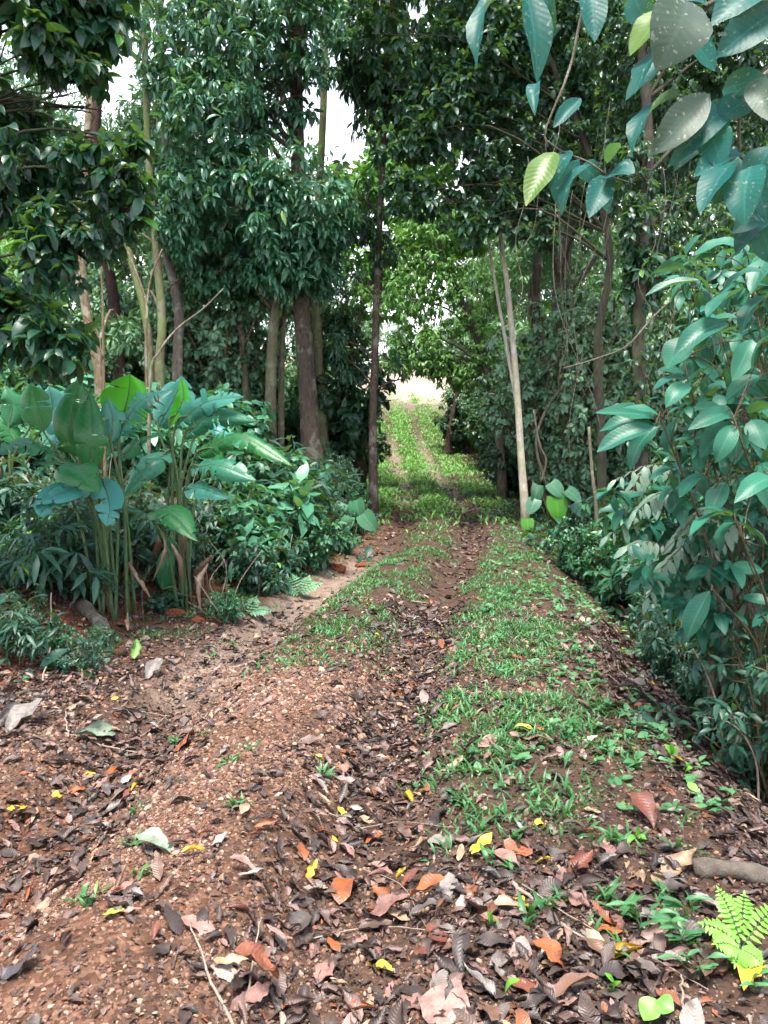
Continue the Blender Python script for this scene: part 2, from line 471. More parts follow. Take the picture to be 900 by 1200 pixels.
def dead_mat(name, objcol):
    t = NT(name)
    a = t.n('Attribute', attribute_name='lf'); sp = t.n('SeparateXYZ', i_0=a.outputs['Vector']); u, v, rnd = sp.outputs
    pos = t.n('NewGeometry').outputs['Position']
    col = t.n('ObjectInfo').outputs['Color'] if objcol else t.ramp(rnd, litter_ramp(), 'CONSTANT')
    n1 = t.noise(pos, 28, 4, .65)
    col = t.mix(t.math('MULTIPLY', t.math('MULTIPLY', t.math('SUBTRACT', n1, .42), 4.0, clamp=True), .55), col, (.07, .045, .035))
    au = t.math('ABSOLUTE', u)
    lat = t.math('SINE', t.math('MULTIPLY', t.math('SUBTRACT', v, t.math('MULTIPLY', au, .14)), 75.0))
    vv = t.math('MAXIMUM', t.math('LESS_THAN', au, .05), t.math('MULTIPLY', t.math('GREATER_THAN', lat, .8), .5))
    col = t.mix(t.math('MULTIPLY', vv, .22), col, t.mix(1.0, col, (1.9, 1.7, 1.5), 'MULTIPLY'))
    sp2 = t.noise(pos, 7, 3, .6)
    col = t.mix(t.math('MULTIPLY', t.math('MULTIPLY', t.math('SUBTRACT', sp2, .5), 6.0, clamp=True), .5), col, (.05, .035, .027))
    p = t.n('BsdfPrincipled'); t.set(p.inputs['Base Color'], col); p.inputs['Roughness'].default_value = .48
    p.inputs['Specular IOR Level'].default_value = .5
    t.set(p.inputs['Normal'], t.bump(t.math('ADD', t.math('MULTIPLY', lat, .15), n1), .5, .004))
    t.t.links.new(p.outputs[0], t.out.inputs[0])
    return t.m
M['litter'] = dead_mat('leaf_litter', False)
M['dead'] = dead_mat('dead_leaf', True)

def pebble_mat():
    t = NT('gravel_stone')
    a = t.n('Attribute', attribute_name='lf'); sp = t.n('SeparateXYZ', i_0=a.outputs['Vector'])
    pos = t.n('NewGeometry').outputs['Position']
    col = t.ramp(sp.outputs[2], [(0, (.035, .024, .020)), (.25, (.093, .044, .028)), (.6, (.175, .090, .056)), (.86, (.26, .165, .115)), (1, (.40, .31, .24))])
    n = t.noise(pos, 90, 3)
    col = t.mix(t.math('MULTIPLY', n, .45), col, (.16, .09, .065))
    p = t.n('BsdfPrincipled'); t.set(p.inputs['Base Color'], col); p.inputs['Roughness'].default_value = .8
    t.set(p.inputs['Normal'], t.bump(n, .5, .004))
    t.t.links.new(p.outputs[0], t.out.inputs[0]); return t.m
M['pebble'] = pebble_mat()

def ground_mat():
    t = NT('track_soil')
    a = t.n('Attribute', attribute_name='lf'); sp = t.n('SeparateXYZ', i_0=a.outputs['Vector']); grav, red, pale = sp.outputs
    pos = t.n('NewGeometry').outputs['Position']
    big = t.noise(pos, 1.3, 4, .6); mid = t.noise(pos, 9, 5, .65); fine = t.noise(pos, 70, 4, .7)
    vo = t.n('TexVoronoi'); vo.inputs['Scale'].default_value = 55; t.t.links.new(pos, vo.inputs['Vector'])
    vo2 = t.n('TexVoronoi'); vo2.inputs['Scale'].default_value = 24; t.t.links.new(pos, vo2.inputs['Vector'])
    cell = t.n('SeparateColor'); t.t.links.new(vo.outputs['Color'], cell.inputs[0])
    soil = t.ramp(mid, [(.3, (.020, .014, .011)), (.55, (.055, .034, .024)), (.75, (.10, .060, .041))])
    soil = t.mix(t.math('MULTIPLY', cell.outputs[0], .5), soil, (.09, .055, .038))
    gcol = t.ramp(cell.outputs[1], [(0, (.052, .026, .017)), (.5, (.110, .055, .034)), (1, (.20, .118, .077))])
    gm = t.math('MULTIPLY', grav, t.math('MULTIPLY', t.math('SUBTRACT', mid, .2), 3.0, clamp=True), clamp=True)
    col = t.mix(gm, soil, gcol)
    rm = t.math('MULTIPLY', red, t.math('MULTIPLY', t.math('SUBTRACT', big, .3), 5.0, clamp=True), clamp=True)
    col = t.mix(rm, col, t.ramp(fine, [(.3, (.10, .032, .015)), (.7, (.23, .072, .030))]))
    col = t.mix(t.math('MULTIPLY', pale, t.math('MULTIPLY_ADD', mid, .8, .5), clamp=True), col, t.ramp(mid, [(.3, (.44, .33, .26)), (.7, (.64, .54, .45))]))
    p = t.n('BsdfPrincipled'); t.set(p.inputs['Base Color'], col); p.inputs['Roughness'].default_value = .9
    p.inputs['Specular IOR Level'].default_value = .2
    h = t.math('ADD', t.math('MULTIPLY', vo.outputs['Distance'], -.8), t.math('ADD', t.math('MULTIPLY', fine, .6), t.math('MULTIPLY', vo2.outputs['Distance'], -.9)))
    t.set(p.inputs['Normal'], t.bump(h, .7, .02))
    t.t.links.new(p.outputs[0], t.out.inputs[0]); return t.m
M['ground'] = ground_mat()
# ------------------------------------------------------------------ world, sun, camera
world = bpy.data.worlds.new('World'); SC.world = world; world.use_nodes = True
wt = world.node_tree; wt.nodes.clear()
wo = wt.nodes.new('ShaderNodeOutputWorld'); bg = wt.nodes.new('ShaderNodeBackground'); sky = wt.nodes.new('ShaderNodeTexSky')
SUN_EL, SUN_AZ = 74, 190      # azimuth clockwise from +Y
sky.sky_type = 'NISHITA'; sky.sun_disc = False; sky.sun_elevation = R(SUN_EL); sky.sun_rotation = R(SUN_AZ)
sky.air_density = 1.0; sky.dust_density = 3.0; sky.ozone_density = 1.2
bg.inputs[1].default_value = .12
# thin bright cloud lies over the lower sky, the zenith stays blue
tcw = wt.nodes.new('ShaderNodeTexCoord'); sx = wt.nodes.new('ShaderNodeSeparateXYZ'); wt.links.new(tcw.outputs['Generated'], sx.inputs[0])
mr = wt.nodes.new('ShaderNodeMapRange'); mr.inputs[1].default_value = .25; mr.inputs[2].default_value = .55; mr.inputs[3].default_value = 1.0; mr.inputs[4].default_value = .0
wt.links.new(sx.outputs[2], mr.inputs[0])
cn = wt.nodes.new('ShaderNodeTexNoise'); cn.inputs['Scale'].default_value = 2.5; cn.inputs['Detail'].default_value = 5; wt.links.new(tcw.outputs['Generated'], cn.inputs['Vector'])
ad = wt.nodes.new('ShaderNodeMath'); ad.operation = 'MULTIPLY_ADD'; ad.use_clamp = True; wt.links.new(cn.outputs['Fac'], ad.inputs[0]); ad.inputs[1].default_value = .9
sb = wt.nodes.new('ShaderNodeMath'); sb.operation = 'SUBTRACT'; wt.links.new(mr.outputs[0], sb.inputs[0]); sb.inputs[1].default_value = .45; wt.links.new(sb.outputs[0], ad.inputs[2])
mxw = wt.nodes.new('ShaderNodeMix'); mxw.data_type = 'RGBA'; wt.links.new(ad.outputs[0], mxw.inputs[0]); wt.links.new(sky.outputs[0], mxw.inputs[6]); mxw.inputs[7].default_value = (10.5, 10.8, 11.2, 1)
wt.links.new(mxw.outputs[2], bg.inputs[0]); wt.links.new(bg.outputs[0], wo.inputs[0])
sl = bpy.data.lights.new('sun', 'SUN'); sl.energy = 3.9; sl.angle = R(22); sl.color = (1.0, .93, .84)
so = bpy.data.objects.new('sun', sl); COL.objects.link(so)
from mathutils import Vector
sd = Vector((math.sin(R(SUN_AZ))*math.cos(R(SUN_EL)), math.cos(R(SUN_AZ))*math.cos(R(SUN_EL)), math.sin(R(SUN_EL))))
so.rotation_euler = (-sd).to_track_quat('-Z', 'Y').to_euler(); so.location = (0, 0, 30)
cd = bpy.data.cameras.new('camera'); co = bpy.data.objects.new('camera', cd); COL.objects.link(co)
cd.sensor_fit = 'VERTICAL'; cd.sensor_height = 36; cd.lens = 36*900/1200
cd.clip_start = .05; cd.clip_end = 1500
co.location = (0, 0, CZ); co.rotation_euler = (math.pi/2-PITCH, 0, 0)
SC.camera = co
vs = SC.view_settings; vs.view_transform = 'Standard'; vs.look = 'None'; vs.gamma = 1; vs.exposure = EXPOSURE = 1.5
SC.render.engine = 'CYCLES'
cy = SC.cycles; cy.max_bounces = 5; cy.diffuse_bounces = 3; cy.glossy_bounces = 2; cy.transmission_bounces = 3; cy.transparent_max_bounces = 2
cy.caustics_reflective = False; cy.caustics_refractive = False; cy.sample_clamp_indirect = 4
cy.use_denoising = True; cy.denoiser = 'OPENIMAGEDENOISE'; cy.denoising_prefilter = 'FAST'
cy.use_adaptive_sampling = True; cy.adaptive_threshold = .03

# ------------------------------------------------------------------ ground
def axis_pts(segs):
    out = []
    for a, b, s0, s1 in segs:
        x = a
        while x < b-1e-6:
            out.append(x); f = (x-a)/(b-a); x += s0+(s1-s0)*f
    out.append(segs[-1][1]); return np.array(out)

gy = axis_pts([(-60, -4, 8, .6), (-4, 1.5, .5, .06), (1.5, 9, .026, .045), (9, 30, .05, .25), (30, 60, .25, .8), (60, 420, .9, 25)])
xr = axis_pts([(0, 4, .03, .045), (4, 12, .05, .25), (12, 40, .3, 1.5), (40, 400, 2, 40)])
gx = np.concatenate([-xr[:0:-1], xr])
XX, YY = np.meshgrid(gx, gy)
ZZ = height(XX, YY)
D_ = XX-xc(YY)
# real gravel / bare red earth / pale dry earth with the clearing's sun glare painted in, as patches of the ground
ridge = np.exp(-((D_+.05)/.55)**2)*(1-sstep(4.6, 6.0, YY))
left_open = sstep(.5, 1.0, -D_)*(1-sstep(2.0, 3.0, -D_))*(1-sstep(3.0, 5.0, YY))*.6
grav = np.clip(ridge+left_open+.35*sstep(8, 16, YY)*np.exp(-(D_/1.3)**4)*(fbm2(XX, YY, 1.2, 3)), 0, 1)
le_ = np.interp(YY, [-10, 3, 5.1, 7.2, 10.7, 16, 24, 34], [2.6, 2.4, 2.05, 1.75, 1.25, 1.35, 1.6, 2.2])
red = np.exp(-((-D_-le_-.25)/.55)**2)*sstep(3.0, 4.5, YY)*(1-sstep(20, 30, YY))*(.35+.9*fbm2(XX, YY, .9, 3, 4.))
red = np.clip(red+.4*np.exp(-((XX+1.9)**2+(YY-2.6)**2)/.5), 0, 1)
pale = sstep(41, 52, YY)*(.55+.45*sstep(.45, .6, fbm2(XX, YY, .35, 3, 6.)))+.30*np.exp(-((D_+.72)/.30)**4)*sstep(4.2, 5.5, YY)*(1-sstep(9, 13, YY))+.25*np.exp(-((np.abs(D_)-.68)/.28)**4)*sstep(18, 24, YY)*(1-sstep(34, 40, YY))
ny, nx = XX.shape
g = Geo()
idx = np.arange(ny*nx).reshape(ny, nx)
Q = np.stack([idx[:-1, :-1], idx[:-1, 1:], idx[1:, 1:], idx[1:, :-1]], -1).reshape(-1, 4)
g.add(np.stack([XX, YY, ZZ], -1).reshape(-1, 3), Q, None, np.stack([grav, red, pale], -1).reshape(-1, 3))
tag(g.build('ground', M['ground']), 'earth track and forest floor', None, None, 'structure')
del XX, YY, ZZ, D_, g, Q

# ------------------------------------------------------------------ trees
def add_limbs(g, path, rad, lobes, r0, n_sub=5, thick=1.0):
    path = np.asarray(path)
    for c, rr in lobes:
        c = np.asarray(c, float); rr = np.broadcast_to(rr, 3)
        i = int(np.argmin(np.abs(path[:, 2]-(c[2]-.9*rr[2]-.15*np.linalg.norm(c[:2]-path[len(path)//2][:2])))))
        i = max(i, len(path)//5)
        p = path[i]; L = np.linalg.norm(c-p)
        rb = min(rad[i]*.4, r0*.35)*thick
        mid = p+(c-p)*.5+np.array([0, 0, .12*L])+rng.normal(0, .05*L, 3)
        g.tube(curve([p, mid, c], 9), np.linspace(rb, rb*.35, 9), 6, rng.uniform(), .1, False)
        for k in range(n_sub):
            e = c+rand_dirs(1)[0]*rr*.8
            m = (c+e)/2+np.array([0, 0, .1*rr[2]])+rng.normal(0, .06*rr[0], 3)
            s = c+(mid-c)*rng.uniform(0, .5)
            g.tube(curve([s, m, e], 7), np.linspace(rb*.4, rb*.1, 7), 4, rng.uniform(), 0, False)

def tree(name, label, path, r0, r1, bark, lobes, ntw=500, K=8, tpl=LEAF_M, length=.2, leaf='leaf_mid', group=None, droop=.45, thr=.42,
         inner=.5, limbs=True, cat='tree', n=18, seg=12, jit=.12, extra=(), spread=.85, nsub=5, limb=1.0):
    path = curve(path, n); base = path[0].copy()
    t = np.linspace(0, 1, n); rad = r0+(r1-r0)*t; rad = rad*(1+.5*np.exp(-t*n/1.1))
    root = thing(name, label, cat, base, group)
    g = Geo(); path = path.copy(); path[0, 2] -= .25
    g.tube(path, rad, seg, rng.uniform(), jit)
    for ep, ea, eb in extra:
        g.tube(curve(ep, 14), np.linspace(ea, eb, 14), 8, rng.uniform(), jit*.6)
    if lobes and limbs: add_limbs(g, path, rad, lobes, r0, nsub, limb)
    g.build('trunk', bark, root, origin=base)
    if lobes:
        c = Geo(); crown_geo(c, lobes, ntw, K, tpl, length, droop, thr, inner=inner, spread=spread)
        c.build('crown', M[leaf], root, smooth=False if tpl is LEAF_S else True, origin=base)
    return root

def lob(items, D):
    """(px, py, radius px, forward distance offset[, vertical squash]) -> world lobes"""
    out = []
    for it in items:
        px, py, r = it[:3]; d = D+(it[3] if len(it) > 3 else 0); q = it[4] if len(it) > 4 else 1.0
        out.append((at(px, py, d), np.array([r/900*d, r/900*d*1.0, r/900*d*q])))
    return out

def tp(pts, D, base_D=None):
    """trunk path from picture points at one distance, rooted in the ground under the first"""
    P = [at(px, py, D) for px, py in pts]
    P[0] = np.array([P[0][0], P[0][1], float(height(P[0][0], P[0][1]))])
    return P

# --- left of the track
tree('broad_tree', 'stout brown trunked tree on the left bank, thickest trunk beside the track', tp([(367, 560), (361, 470), (354, 370), (350, 250), (347, 100), (340, -160)], 15),
     .19, .11, M['bark_brown'],
     lob([(300, 60, 95, -1), (235, 50, 80, -1), (355, 40, 60, -1.2), (250, 135, 62, -1.4), (325, 120, 55, -.8), (300, -60, 130, 0), (200, -60, 100, 0), (205, 110, 50, -.5), (400, -50, 80, 0)], 15),
     2000, 11, LEAF_M, .215, 'leaf_mid', None, droop=.5, thr=.40, spread=.9)
tree('pale_barked_tree', 'pale lichen spotted tree with drooping crown, left of the stout brown trunk', tp([(315, 500), (318, 430), (322, 350), (318, 270), (310, 180), (300, 60)], 15.3),
     .12, .06, M['bark_pale'],
     lob([(230, 245, 62, -1), (290, 235, 70, -1.3), (352, 225, 58, -1.4), (330, 285, 55, -1), (255, 300, 45, -.6), (205, 215, 42, -.3), (385, 260, 36, -1), (275, 320, 40, .2), (240, 275, 44, 1.2), (262, 262, 36, .8), (372, 315, 32, -.5), (395, 205, 25, -1)], 15.3),
     1750, 11, LEAF_M, .21, 'leaf_mid', None, droop=.6, thr=.38, spread=.9,
     extra=[(tp([(329, 500), (330, 430), (334, 360), (340, 300)], 15.6), .07, .04)])
tree('thin_leaning_tree', 'thin pale trunk with rough bark standing left of the lichen spotted tree', tp([(292, 530), (288, 470), (284, 410), (276, 330), (262, 200), (255, 60)], 16), .085, .04, M['bark_pale'],
     lob([(260, 200, 40), (270, 330, 28)], 17), 150, 8, LEAF_M, .2, 'leaf_far')
tree('mossy_tree', 'slim greenish mossy trunk just behind the stout brown trunk', tp([(379, 555), (376, 470), (372, 400), (370, 300), (378, 150), (384, -60)], 17.5), .13, .07, M['bark_moss'],
     lob([(385, 350, 40), (400, 300, 30), (395, 395, 30), (410, 60, 40)], 18), 300, 9, LEAF_M, .2, 'leaf_dark')
tree('slender_tree', 'slender straight brown tree at the left edge of the track', tp([(438, 606), (437, 500), (440, 400), (443, 300), (448, 200), (452, 80), (455, -60)], 15.8), .085, .055, M['bark_brown'],
     lob([(437, 165, 34, 0, 1.3), (428, 235, 26), (450, 415, 24), (420, 330, 20), (405, 400, 26), (440, 60, 45, 0, 1.3), (412, 425, 18), (468, 445, 20), (455, -50, 70), (418, 265, 22), (470, 110, 34), (425, 90, 30), (452, 290, 22), (448, 340, 18)], 15.8),
     900, 9, LEAF_N, .24, 'leaf_dark', droop=.9, thr=.42, nsub=4, jit=.15)
tree('dead_trunk', 'dark reddish dead trunk leaning right, behind the slender tree', tp([(418, 535), (424, 505), (430, 478), (440, 440)], 20), .17, .10, M['bark_red'], None, jit=.3, cat='dead tree', n=10)
tree('dark_leaning_trunk', 'short dark trunk leaning over the far right side of the track', tp([(524, 525), (527, 505), (531, 485), (540, 440)], 34), .13, .09, M['bark_red'],
     None, jit=.2, cat='dead tree')
# left middle forest
tree('twin_trunk_tree', 'tan tree forking into two mossy trunks behind the broad leaved plants', tp([(188, 480), (187, 430), (190, 380), (184, 300), (175, 200), (170, 60), (165, -120)], 14), .09, .055, M['bark_moss'],
     lob([(150, 250, 50, 2), (190, 200, 45, 1), (165, 340, 30, 1), (215, 330, 26, 1)], 14), 330, 9, LEAF_M, .2, 'leaf_far', thr=.5,
     extra=[(tp([(178, 480), (176, 420), (168, 360), (150, 290), (140, 200)], 14.1), .08, .05)])
tree('curved_tree', 'curving grey brown trunk between the twin trunk and the drooping crown', tp([(208, 480), (208, 420), (210, 370), (201, 320), (194, 290), (196, 200), (190, 100), (186, -100)], 14.6), .095, .06, M['bark_grey'],
     lob([(180, 150, 40, 1), (215, 380, 30, 2)], 15), 200, 9, LEAF_M, .2, 'leaf_far', thr=.5)
tree('orange_barked_tree', 'leaning tree with orange brown bark behind the tallest broad leaf', tp([(122, 500), (116, 440), (106, 390), (98, 340), (95, 260), (105, 120), (112, -110)], 12.5), .085, .055, M['bark_orange'],
     lob([(100, 200, 45, 2), (60, 330, 40, 2), (140, 380, 30, 2)], 13), 260, 9, LEAF_M, .2, 'leaf_far', thr=.5)
tree('reddish_tree', 'reddish brown upper trunk behind the orange barked tree', tp([(142, 480), (138, 400), (130, 330), (122, 290), (110, 200), (120, 40), (126, -130)], 16), .13, .08, M['bark_red'],
     lob([(150, 60, 40, 2), (120, 230, 40, 2)], 17), 160, 8, LEAF_M, .2, 'leaf_far', thr=.55)
tree('bare_sapling', 'bare pale sapling with a bowed stem rising behind the banana leaves', tp([(171, 478), (176, 445), (187, 412), (208, 385), (238, 362), (262, 338)], 9.5), .022, .008, M['bark_pale'], None, cat='sapling', jit=.05, seg=6)
tree('forked_sapling', 'bare yellowish sapling stem forking in a V above the banana leaves', tp([(120, 470), (121, 400), (120, 350), (118, 310)], 10.5), .022, .010, M['bark_orange'], None, cat='sapling', jit=.05, seg=6,
     extra=[([at(121, 420, 10.5), at(112, 385, 10.5), at(96, 368, 10.4)], .014, .008)])
tree('pale_forked_sapling', 'pale V shaped sapling stems in front of the twin mossy trunk', tp([(172, 470), (171, 400), (172, 358), (160, 320), (150, 295)], 13.2), .03, .014, M['bark_orange'], None, cat='sapling', jit=.05, seg=6,
     extra=[([at(172, 358, 13.2), at(177, 325, 13.2), at(190, 292, 13.2)], .02, .012)])
# --- near left tree, trunk outside the picture
tree('overhanging_tree', 'dark glossy leaved tree leaning in over the left edge, its dark leaves nearest', tp([(-150, 700), (-120, 420), (-90, 200), (-60, 0), (-40, -200)], 5.6), .12, .06, M['bark_dark'],
     lob([(30, 60, 75, 0), (95, 90, 48, .1), (20, 190, 75, .2), (110, 190, 48, 0), (60, 290, 52, 0), (120, 270, 40, .1), (20, 380, 48, .2), (62, 400, 40, 0), (150, 205, 28, -.1), (90, 20, 45, .2), (-60, 150, 100, .3), (-70, 350, 90, .3),
          (165, 250, 22, 0), (40, -60, 120, .2), (120, 30, 26, .2), (158, 165, 14, 0), (62, 125, 42, .1), (80, 70, 36, .3), (78, 112, 38, 0), (112, 128, 26, .1), (40, 108, 34, -.1), (20, 130, 50, .3)], 5.4),
     1500, 8, LEAF_B, .135, 'leaf_near', droop=.6, thr=.40, inner=.25, jit=.1, limb=.45)
# --- right of the track
pole = tree('white_pole_tree', 'slim white barked tree forking low at the right edge of the track', tp([(617, 622), (611, 540), (606, 460), (600, 390), (594, 330), (588, 290), (580, 200)], 14.6), .075, .035, M['bark_white'],
     lob([(575, 200, 30), (560, 150, 40), (600, 120, 40)], 15), 220, 9, LEAF_M, .2, 'leaf_dark', limbs=False, jit=.06,
     extra=[([at(607, 480, 14.6), at(598, 430, 14.7), at(588, 375, 14.8), at(580, 330, 14.8), at(572, 280, 14.9)], .042, .024)])
tree('gnarled_tree', 'gnarled reddish grey tree right of the white barked tree, wrapped in creepers', tp([(640, 560), (640, 500), (648, 440), (654, 390), (655, 340), (664, 285), (672, 220), (660, 120)], 19.5), .22, .14, M['bark_grey'],
     lob([(640, 150, 70, -2), (690, 170, 60, -1), (600, 110, 60, -2), (660, 60, 80, -1), (725, 120, 55, -1), (630, 230, 36, -3), (690, 235, 32, -3)], 19.5), 1100, 9, LEAF_B, .23, 'leaf_dark', thr=.44, jit=.28,
     extra=[([at(655, 345, 19.5), at(678, 330, 19.3), at(700, 300, 19.0)], .09, .04)])
tree('shaded_tree', 'dark shaded trunk just left of the gnarled creeper wrapped tree', tp([(622, 560), (626, 470), (628, 380), (630, 300), (640, 180)], 21.5), .16, .1, M['bark_brown'],
     lob([(610, 60, 70), (560, 40, 70), (540, 110, 50)], 20), 500, 9, LEAF_B, .25, 'leaf_dark', thr=.44)
tree('arching_canopy_tree', 'dark leafy tree arching over the track from the right side', tp([(705, 640), (705, 520), (700, 400), (715, 300), (690, 180), (640, 60)], 13.5), .085, .05, M['bark_dark'],
     lob([(480, 50, 50), (555, 60, 62), (640, 50, 70), (525, 125, 52), (590, 165, 55), (660, 140, 60), (565, 215, 42), (490, 165, 26), (715, 60, 75), (620, 230, 38), (740, 165, 55), (700, 215, 40), (550, 262, 24), (500, -40, 90), (620, -50, 120),
          (640, 270, 26), (596, 262, 22), (462, 105, 40), (478, 225, 34), (450, 40, 50), (506, 238, 26), (455, 170, 24)], 13.8),
     2100, 10, LEAF_B, .17, 'leaf_dark', droop=.5, thr=.41, nsub=4)
tree('creeper_draped_tree', 'tall trunk draped in grey hanging creepers, left of the broad leaved shrub', tp([(757, 680), (752, 560), (748, 420), (752, 300), (760, 180), (750, 20)], 11), .10, .07, M['bark_dark'],
     lob([(770, 170, 70, .5), (850, 120, 90, 1), (800, 60, 90, .5), (730, 40, 60), (830, 230, 60, .6), (880, 40, 90, 1), (770, 260, 40, .4), (748, 200, 26, -.4, 2), (746, 265, 24, -.4, 1.6), (752, 330, 26, -.3, 1.8), (750, 420, 24, -.3, 1.8), (740, 500, 26, -.3, 1.6), (790, 330, 30, 0, 1.5)], 11.3), 1900, 9, LEAF_B, .14, 'leaf_dark', thr=.43, jit=.3, droop=.8)
tree('thin_brown_tree', 'thin bare trunk in the hollow under the broad leaved shrub', tp([(846, 812), (845, 770), (843, 720), (838, 660), (842, 560)], 6.2), .03, .02, M['bark_pale'], None, cat='tree', jit=.1, seg=8)
tree('pale_thin_sapling', 'thin pale stem in the shade right of the white barked tree', tp([(700, 640), (699, 600), (694, 555), (690, 500)], 11.5), .035, .02, M['bark_pale'], None, cat='sapling', jit=.1, seg=8)
# --- the bright tree over the middle of the track
tree('arching_bright_tree', 'bright green leafy tree arching over the far bend of the track', tp([(590, 570), (582, 490), (560, 400), (530, 330), (510, 280)], 21), .12, .08, M['bark_grey'],
     lob([(495, 300, 48), (535, 345, 48), (480, 350, 34), (545, 410, 42), (500, 410, 32), (520, 262, 40), (560, 340, 36), (470, 405, 20), (575, 430, 30), (560, 395, 26), (480, 425, 20), (515, 432, 22), (545, 440, 22), (452, 430, 16), (500, 405, 24)], 21),
     1300, 9, LEAF_M, .19, 'leaf_light', droop=.7, thr=.38)
tree('glowing_tree', 'light green sunlit crown seen above the far bend', tp([(398, 560), (404, 450), (430, 340), (468, 270)], 23), .08, .05, M['bark_grey'],
     lob([(505, 285, 42), (545, 270, 34), (470, 300, 36), (520, 310, 40), (440, 350, 34), (425, 290, 40), (450, 225, 48), (490, 180, 55), (410, 230, 34), (480, 120, 60), (430, 400, 24)], 23), 1100, 8, LEAF_B, .27, 'leaf_light', thr=.4)

# --- forest behind: prototypes copied with their trunk and crown
def forest_proto(name, label, h, cr, leaf, bark, lsize, ntw):
    path = [np.array([0, 0, 0]), np.array([.1, 0, h*.3]), np.array([-.1, .1, h*.6]), np.array([.1, 0, h*.9])]
    L = []
    for k in range(11):
        f = rng.uniform(.18, 1)
        a = rng.uniform(0, 6.28); rr = cr*rng.uniform(.35, .62)*(1.15-.45*abs(f-.5))
        L.append((np.array([math.cos(a)*cr*.65*rng.uniform(.2, 1), math.sin(a)*cr*.65*rng.uniform(.2, 1), h*f]), np.array([rr, rr, rr*.85])))
    return tree(name, label, path, h*.014+.05, .05, bark, L, ntw, 8, LEAF_S, lsize, leaf, droop=.45, thr=.40, seg=8, jit=.1, n=10, nsub=3, inner=.35)
FL = 'forest tree of the leafy wall behind the nearer trunks'
protos = [forest_proto('forest_tree', FL, 12, 3.2, 'leaf_far', M['bark_grey'], .34, 900),
          forest_proto('forest_tree', FL, 15, 3.6, 'leaf_mid', M['bark_pale'], .34, 950),
          forest_proto('forest_tree', FL, 9, 2.8, 'leaf_far', M['bark_orange'], .30, 800),
          forest_proto('forest_tree', FL, 13, 3.4, 'leaf_dark', M['bark_brown'], .34, 900),
          forest_proto('forest_tree', FL, 10, 3.0, 'leaf_light', M['bark_grey'], .36, 750)]
spots = []
#        px    D    proto scale
plan = [(-60, 24, 0, 1), (20, 27, 1, .95), (75, 23, 2, 1), (130, 30, 0, .8), (185, 27, 3, .8), (290, 28, 1, .9), (375, 27, 2, .85),
        (-20, 19, 4, .8), (60, 36, 1, 1.1), (220, 38, 1, 1.05), (330, 40, 3, 1), (-120, 30, 1, 1.1),
        (380, 36, 0, .62), (590, 40, 3, .8), (615, 33, 0, .95), (650, 28, 0, .95), (690, 33, 4, 1.2), (620, 42, 1, 1.1), (590, 52, 0, 1.0),
        (820, 20, 3, .95), (880, 17, 2, 1), (940, 20, 1, 1), (780, 30, 1, 1.1), (860, 28, 0, 1.1), (960, 28, 3, 1.1), (730, 40, 1, 1.2), (560, 74, 4, 1.0), (600, 60, 1, 1.2),
        (660, 38, 3, 1.2), (350, 33, 0, .7), (115, 44, 3, 1.1), (0, 46, 0, 1.3), (180, 50, 0, 1.1), (545, 64, 0, .85), (425, 74, 0, .8), (470, 108, 0, 1), (505, 115, 4, 1), (440, 110, 1, 1), (400, 100, 4, 1), (535, 100, 0, 1)]
for i, (px, D, k, s) in enumerate(plan):
    p = on_ground(px, D); p[2] -= .2
    rz = rng.uniform(0, 6.28); s *= rng.uniform(.92, 1.08)
    if protos[k] is not None and not protos[k].get('used'):
        r = protos[k]; r['used'] = 1; r.location = tuple(p); r.rotation_euler = (0, 0, rz); r.scale = (s, s, s); r['group'] = 'forest trees behind the nearer trunks'
    else: copy_tree(protos[k], p, rz, s, FL, 'forest trees behind the nearer trunks')
for r in protos:
    if 'used' in r.keys(): del r['used']
for o in list(COL.objects):
    if 'used' in o.keys(): del o['used']
# ------------------------------------------------------------------ single large leaves
BIGS = [leaf_tpl(8, 2, w, f, d, peak=pk, tip=.85, wave=wv, seed=s) for w, f, d, pk, wv, s in
        [(1, .10, .5, .45, .02, 1), (1, .12, .9, .42, .03, 2), (1, .16, .3, .5, .02, 3), (1, .08, 1.2, .47, .035, 4)]]
def leaf_between(p0, p1, w, k=0, roll=0.0, camw=.55, upw=.7, jit=.15):
    """one leaf from base p0 to tip p1, w metres wide, upper face between the open sky and the track"""
    p0 = np.asarray(p0, float); p1 = np.asarray(p1, float)
    ch = p1-p0; L = np.linalg.norm(ch); Y = ch/L
    up = nrm(nrm(CAM-p0)*camw+np.array([0, 0, upw])+rng.normal(0, jit, 3))
    X, Y, Z = frames(Y[None], up[None], np.array([roll]))
    tv, tq, tt, tl = BIGS[k % 4]
    tip = tv[-1]; c = math.hypot(tip[1], tip[2]); a = math.atan2(tip[2], tip[1])   # swing so that the drooping tip meets p1
    ca, sa = math.cos(-a), math.sin(-a)
    tv = tv.copy(); y, z = tv[:, 1].copy(), tv[:, 2].copy()
    tv[:, 1] = (y*ca-z*sa)/c; tv[:, 2] = (y*sa+z*ca)/c; tv[:, 0] *= w/L; tv[:, 2] += np.abs(tv[:, 0])*.05
    g = Geo(); g.scatter((tv, tq, tt, tl), p0[None], X, Y, Z, [L], [rng.uniform(.1, .9)])
    return g

def leaf_part(root, base, p0, p1, w, mat, k=0, label=None, stalk=None, **kw):
    g = leaf_between(p0, p1, w, k, **kw)
    o = g.build('leaf', mat, root, origin=base)
    if label: o['label'] = label
    return o

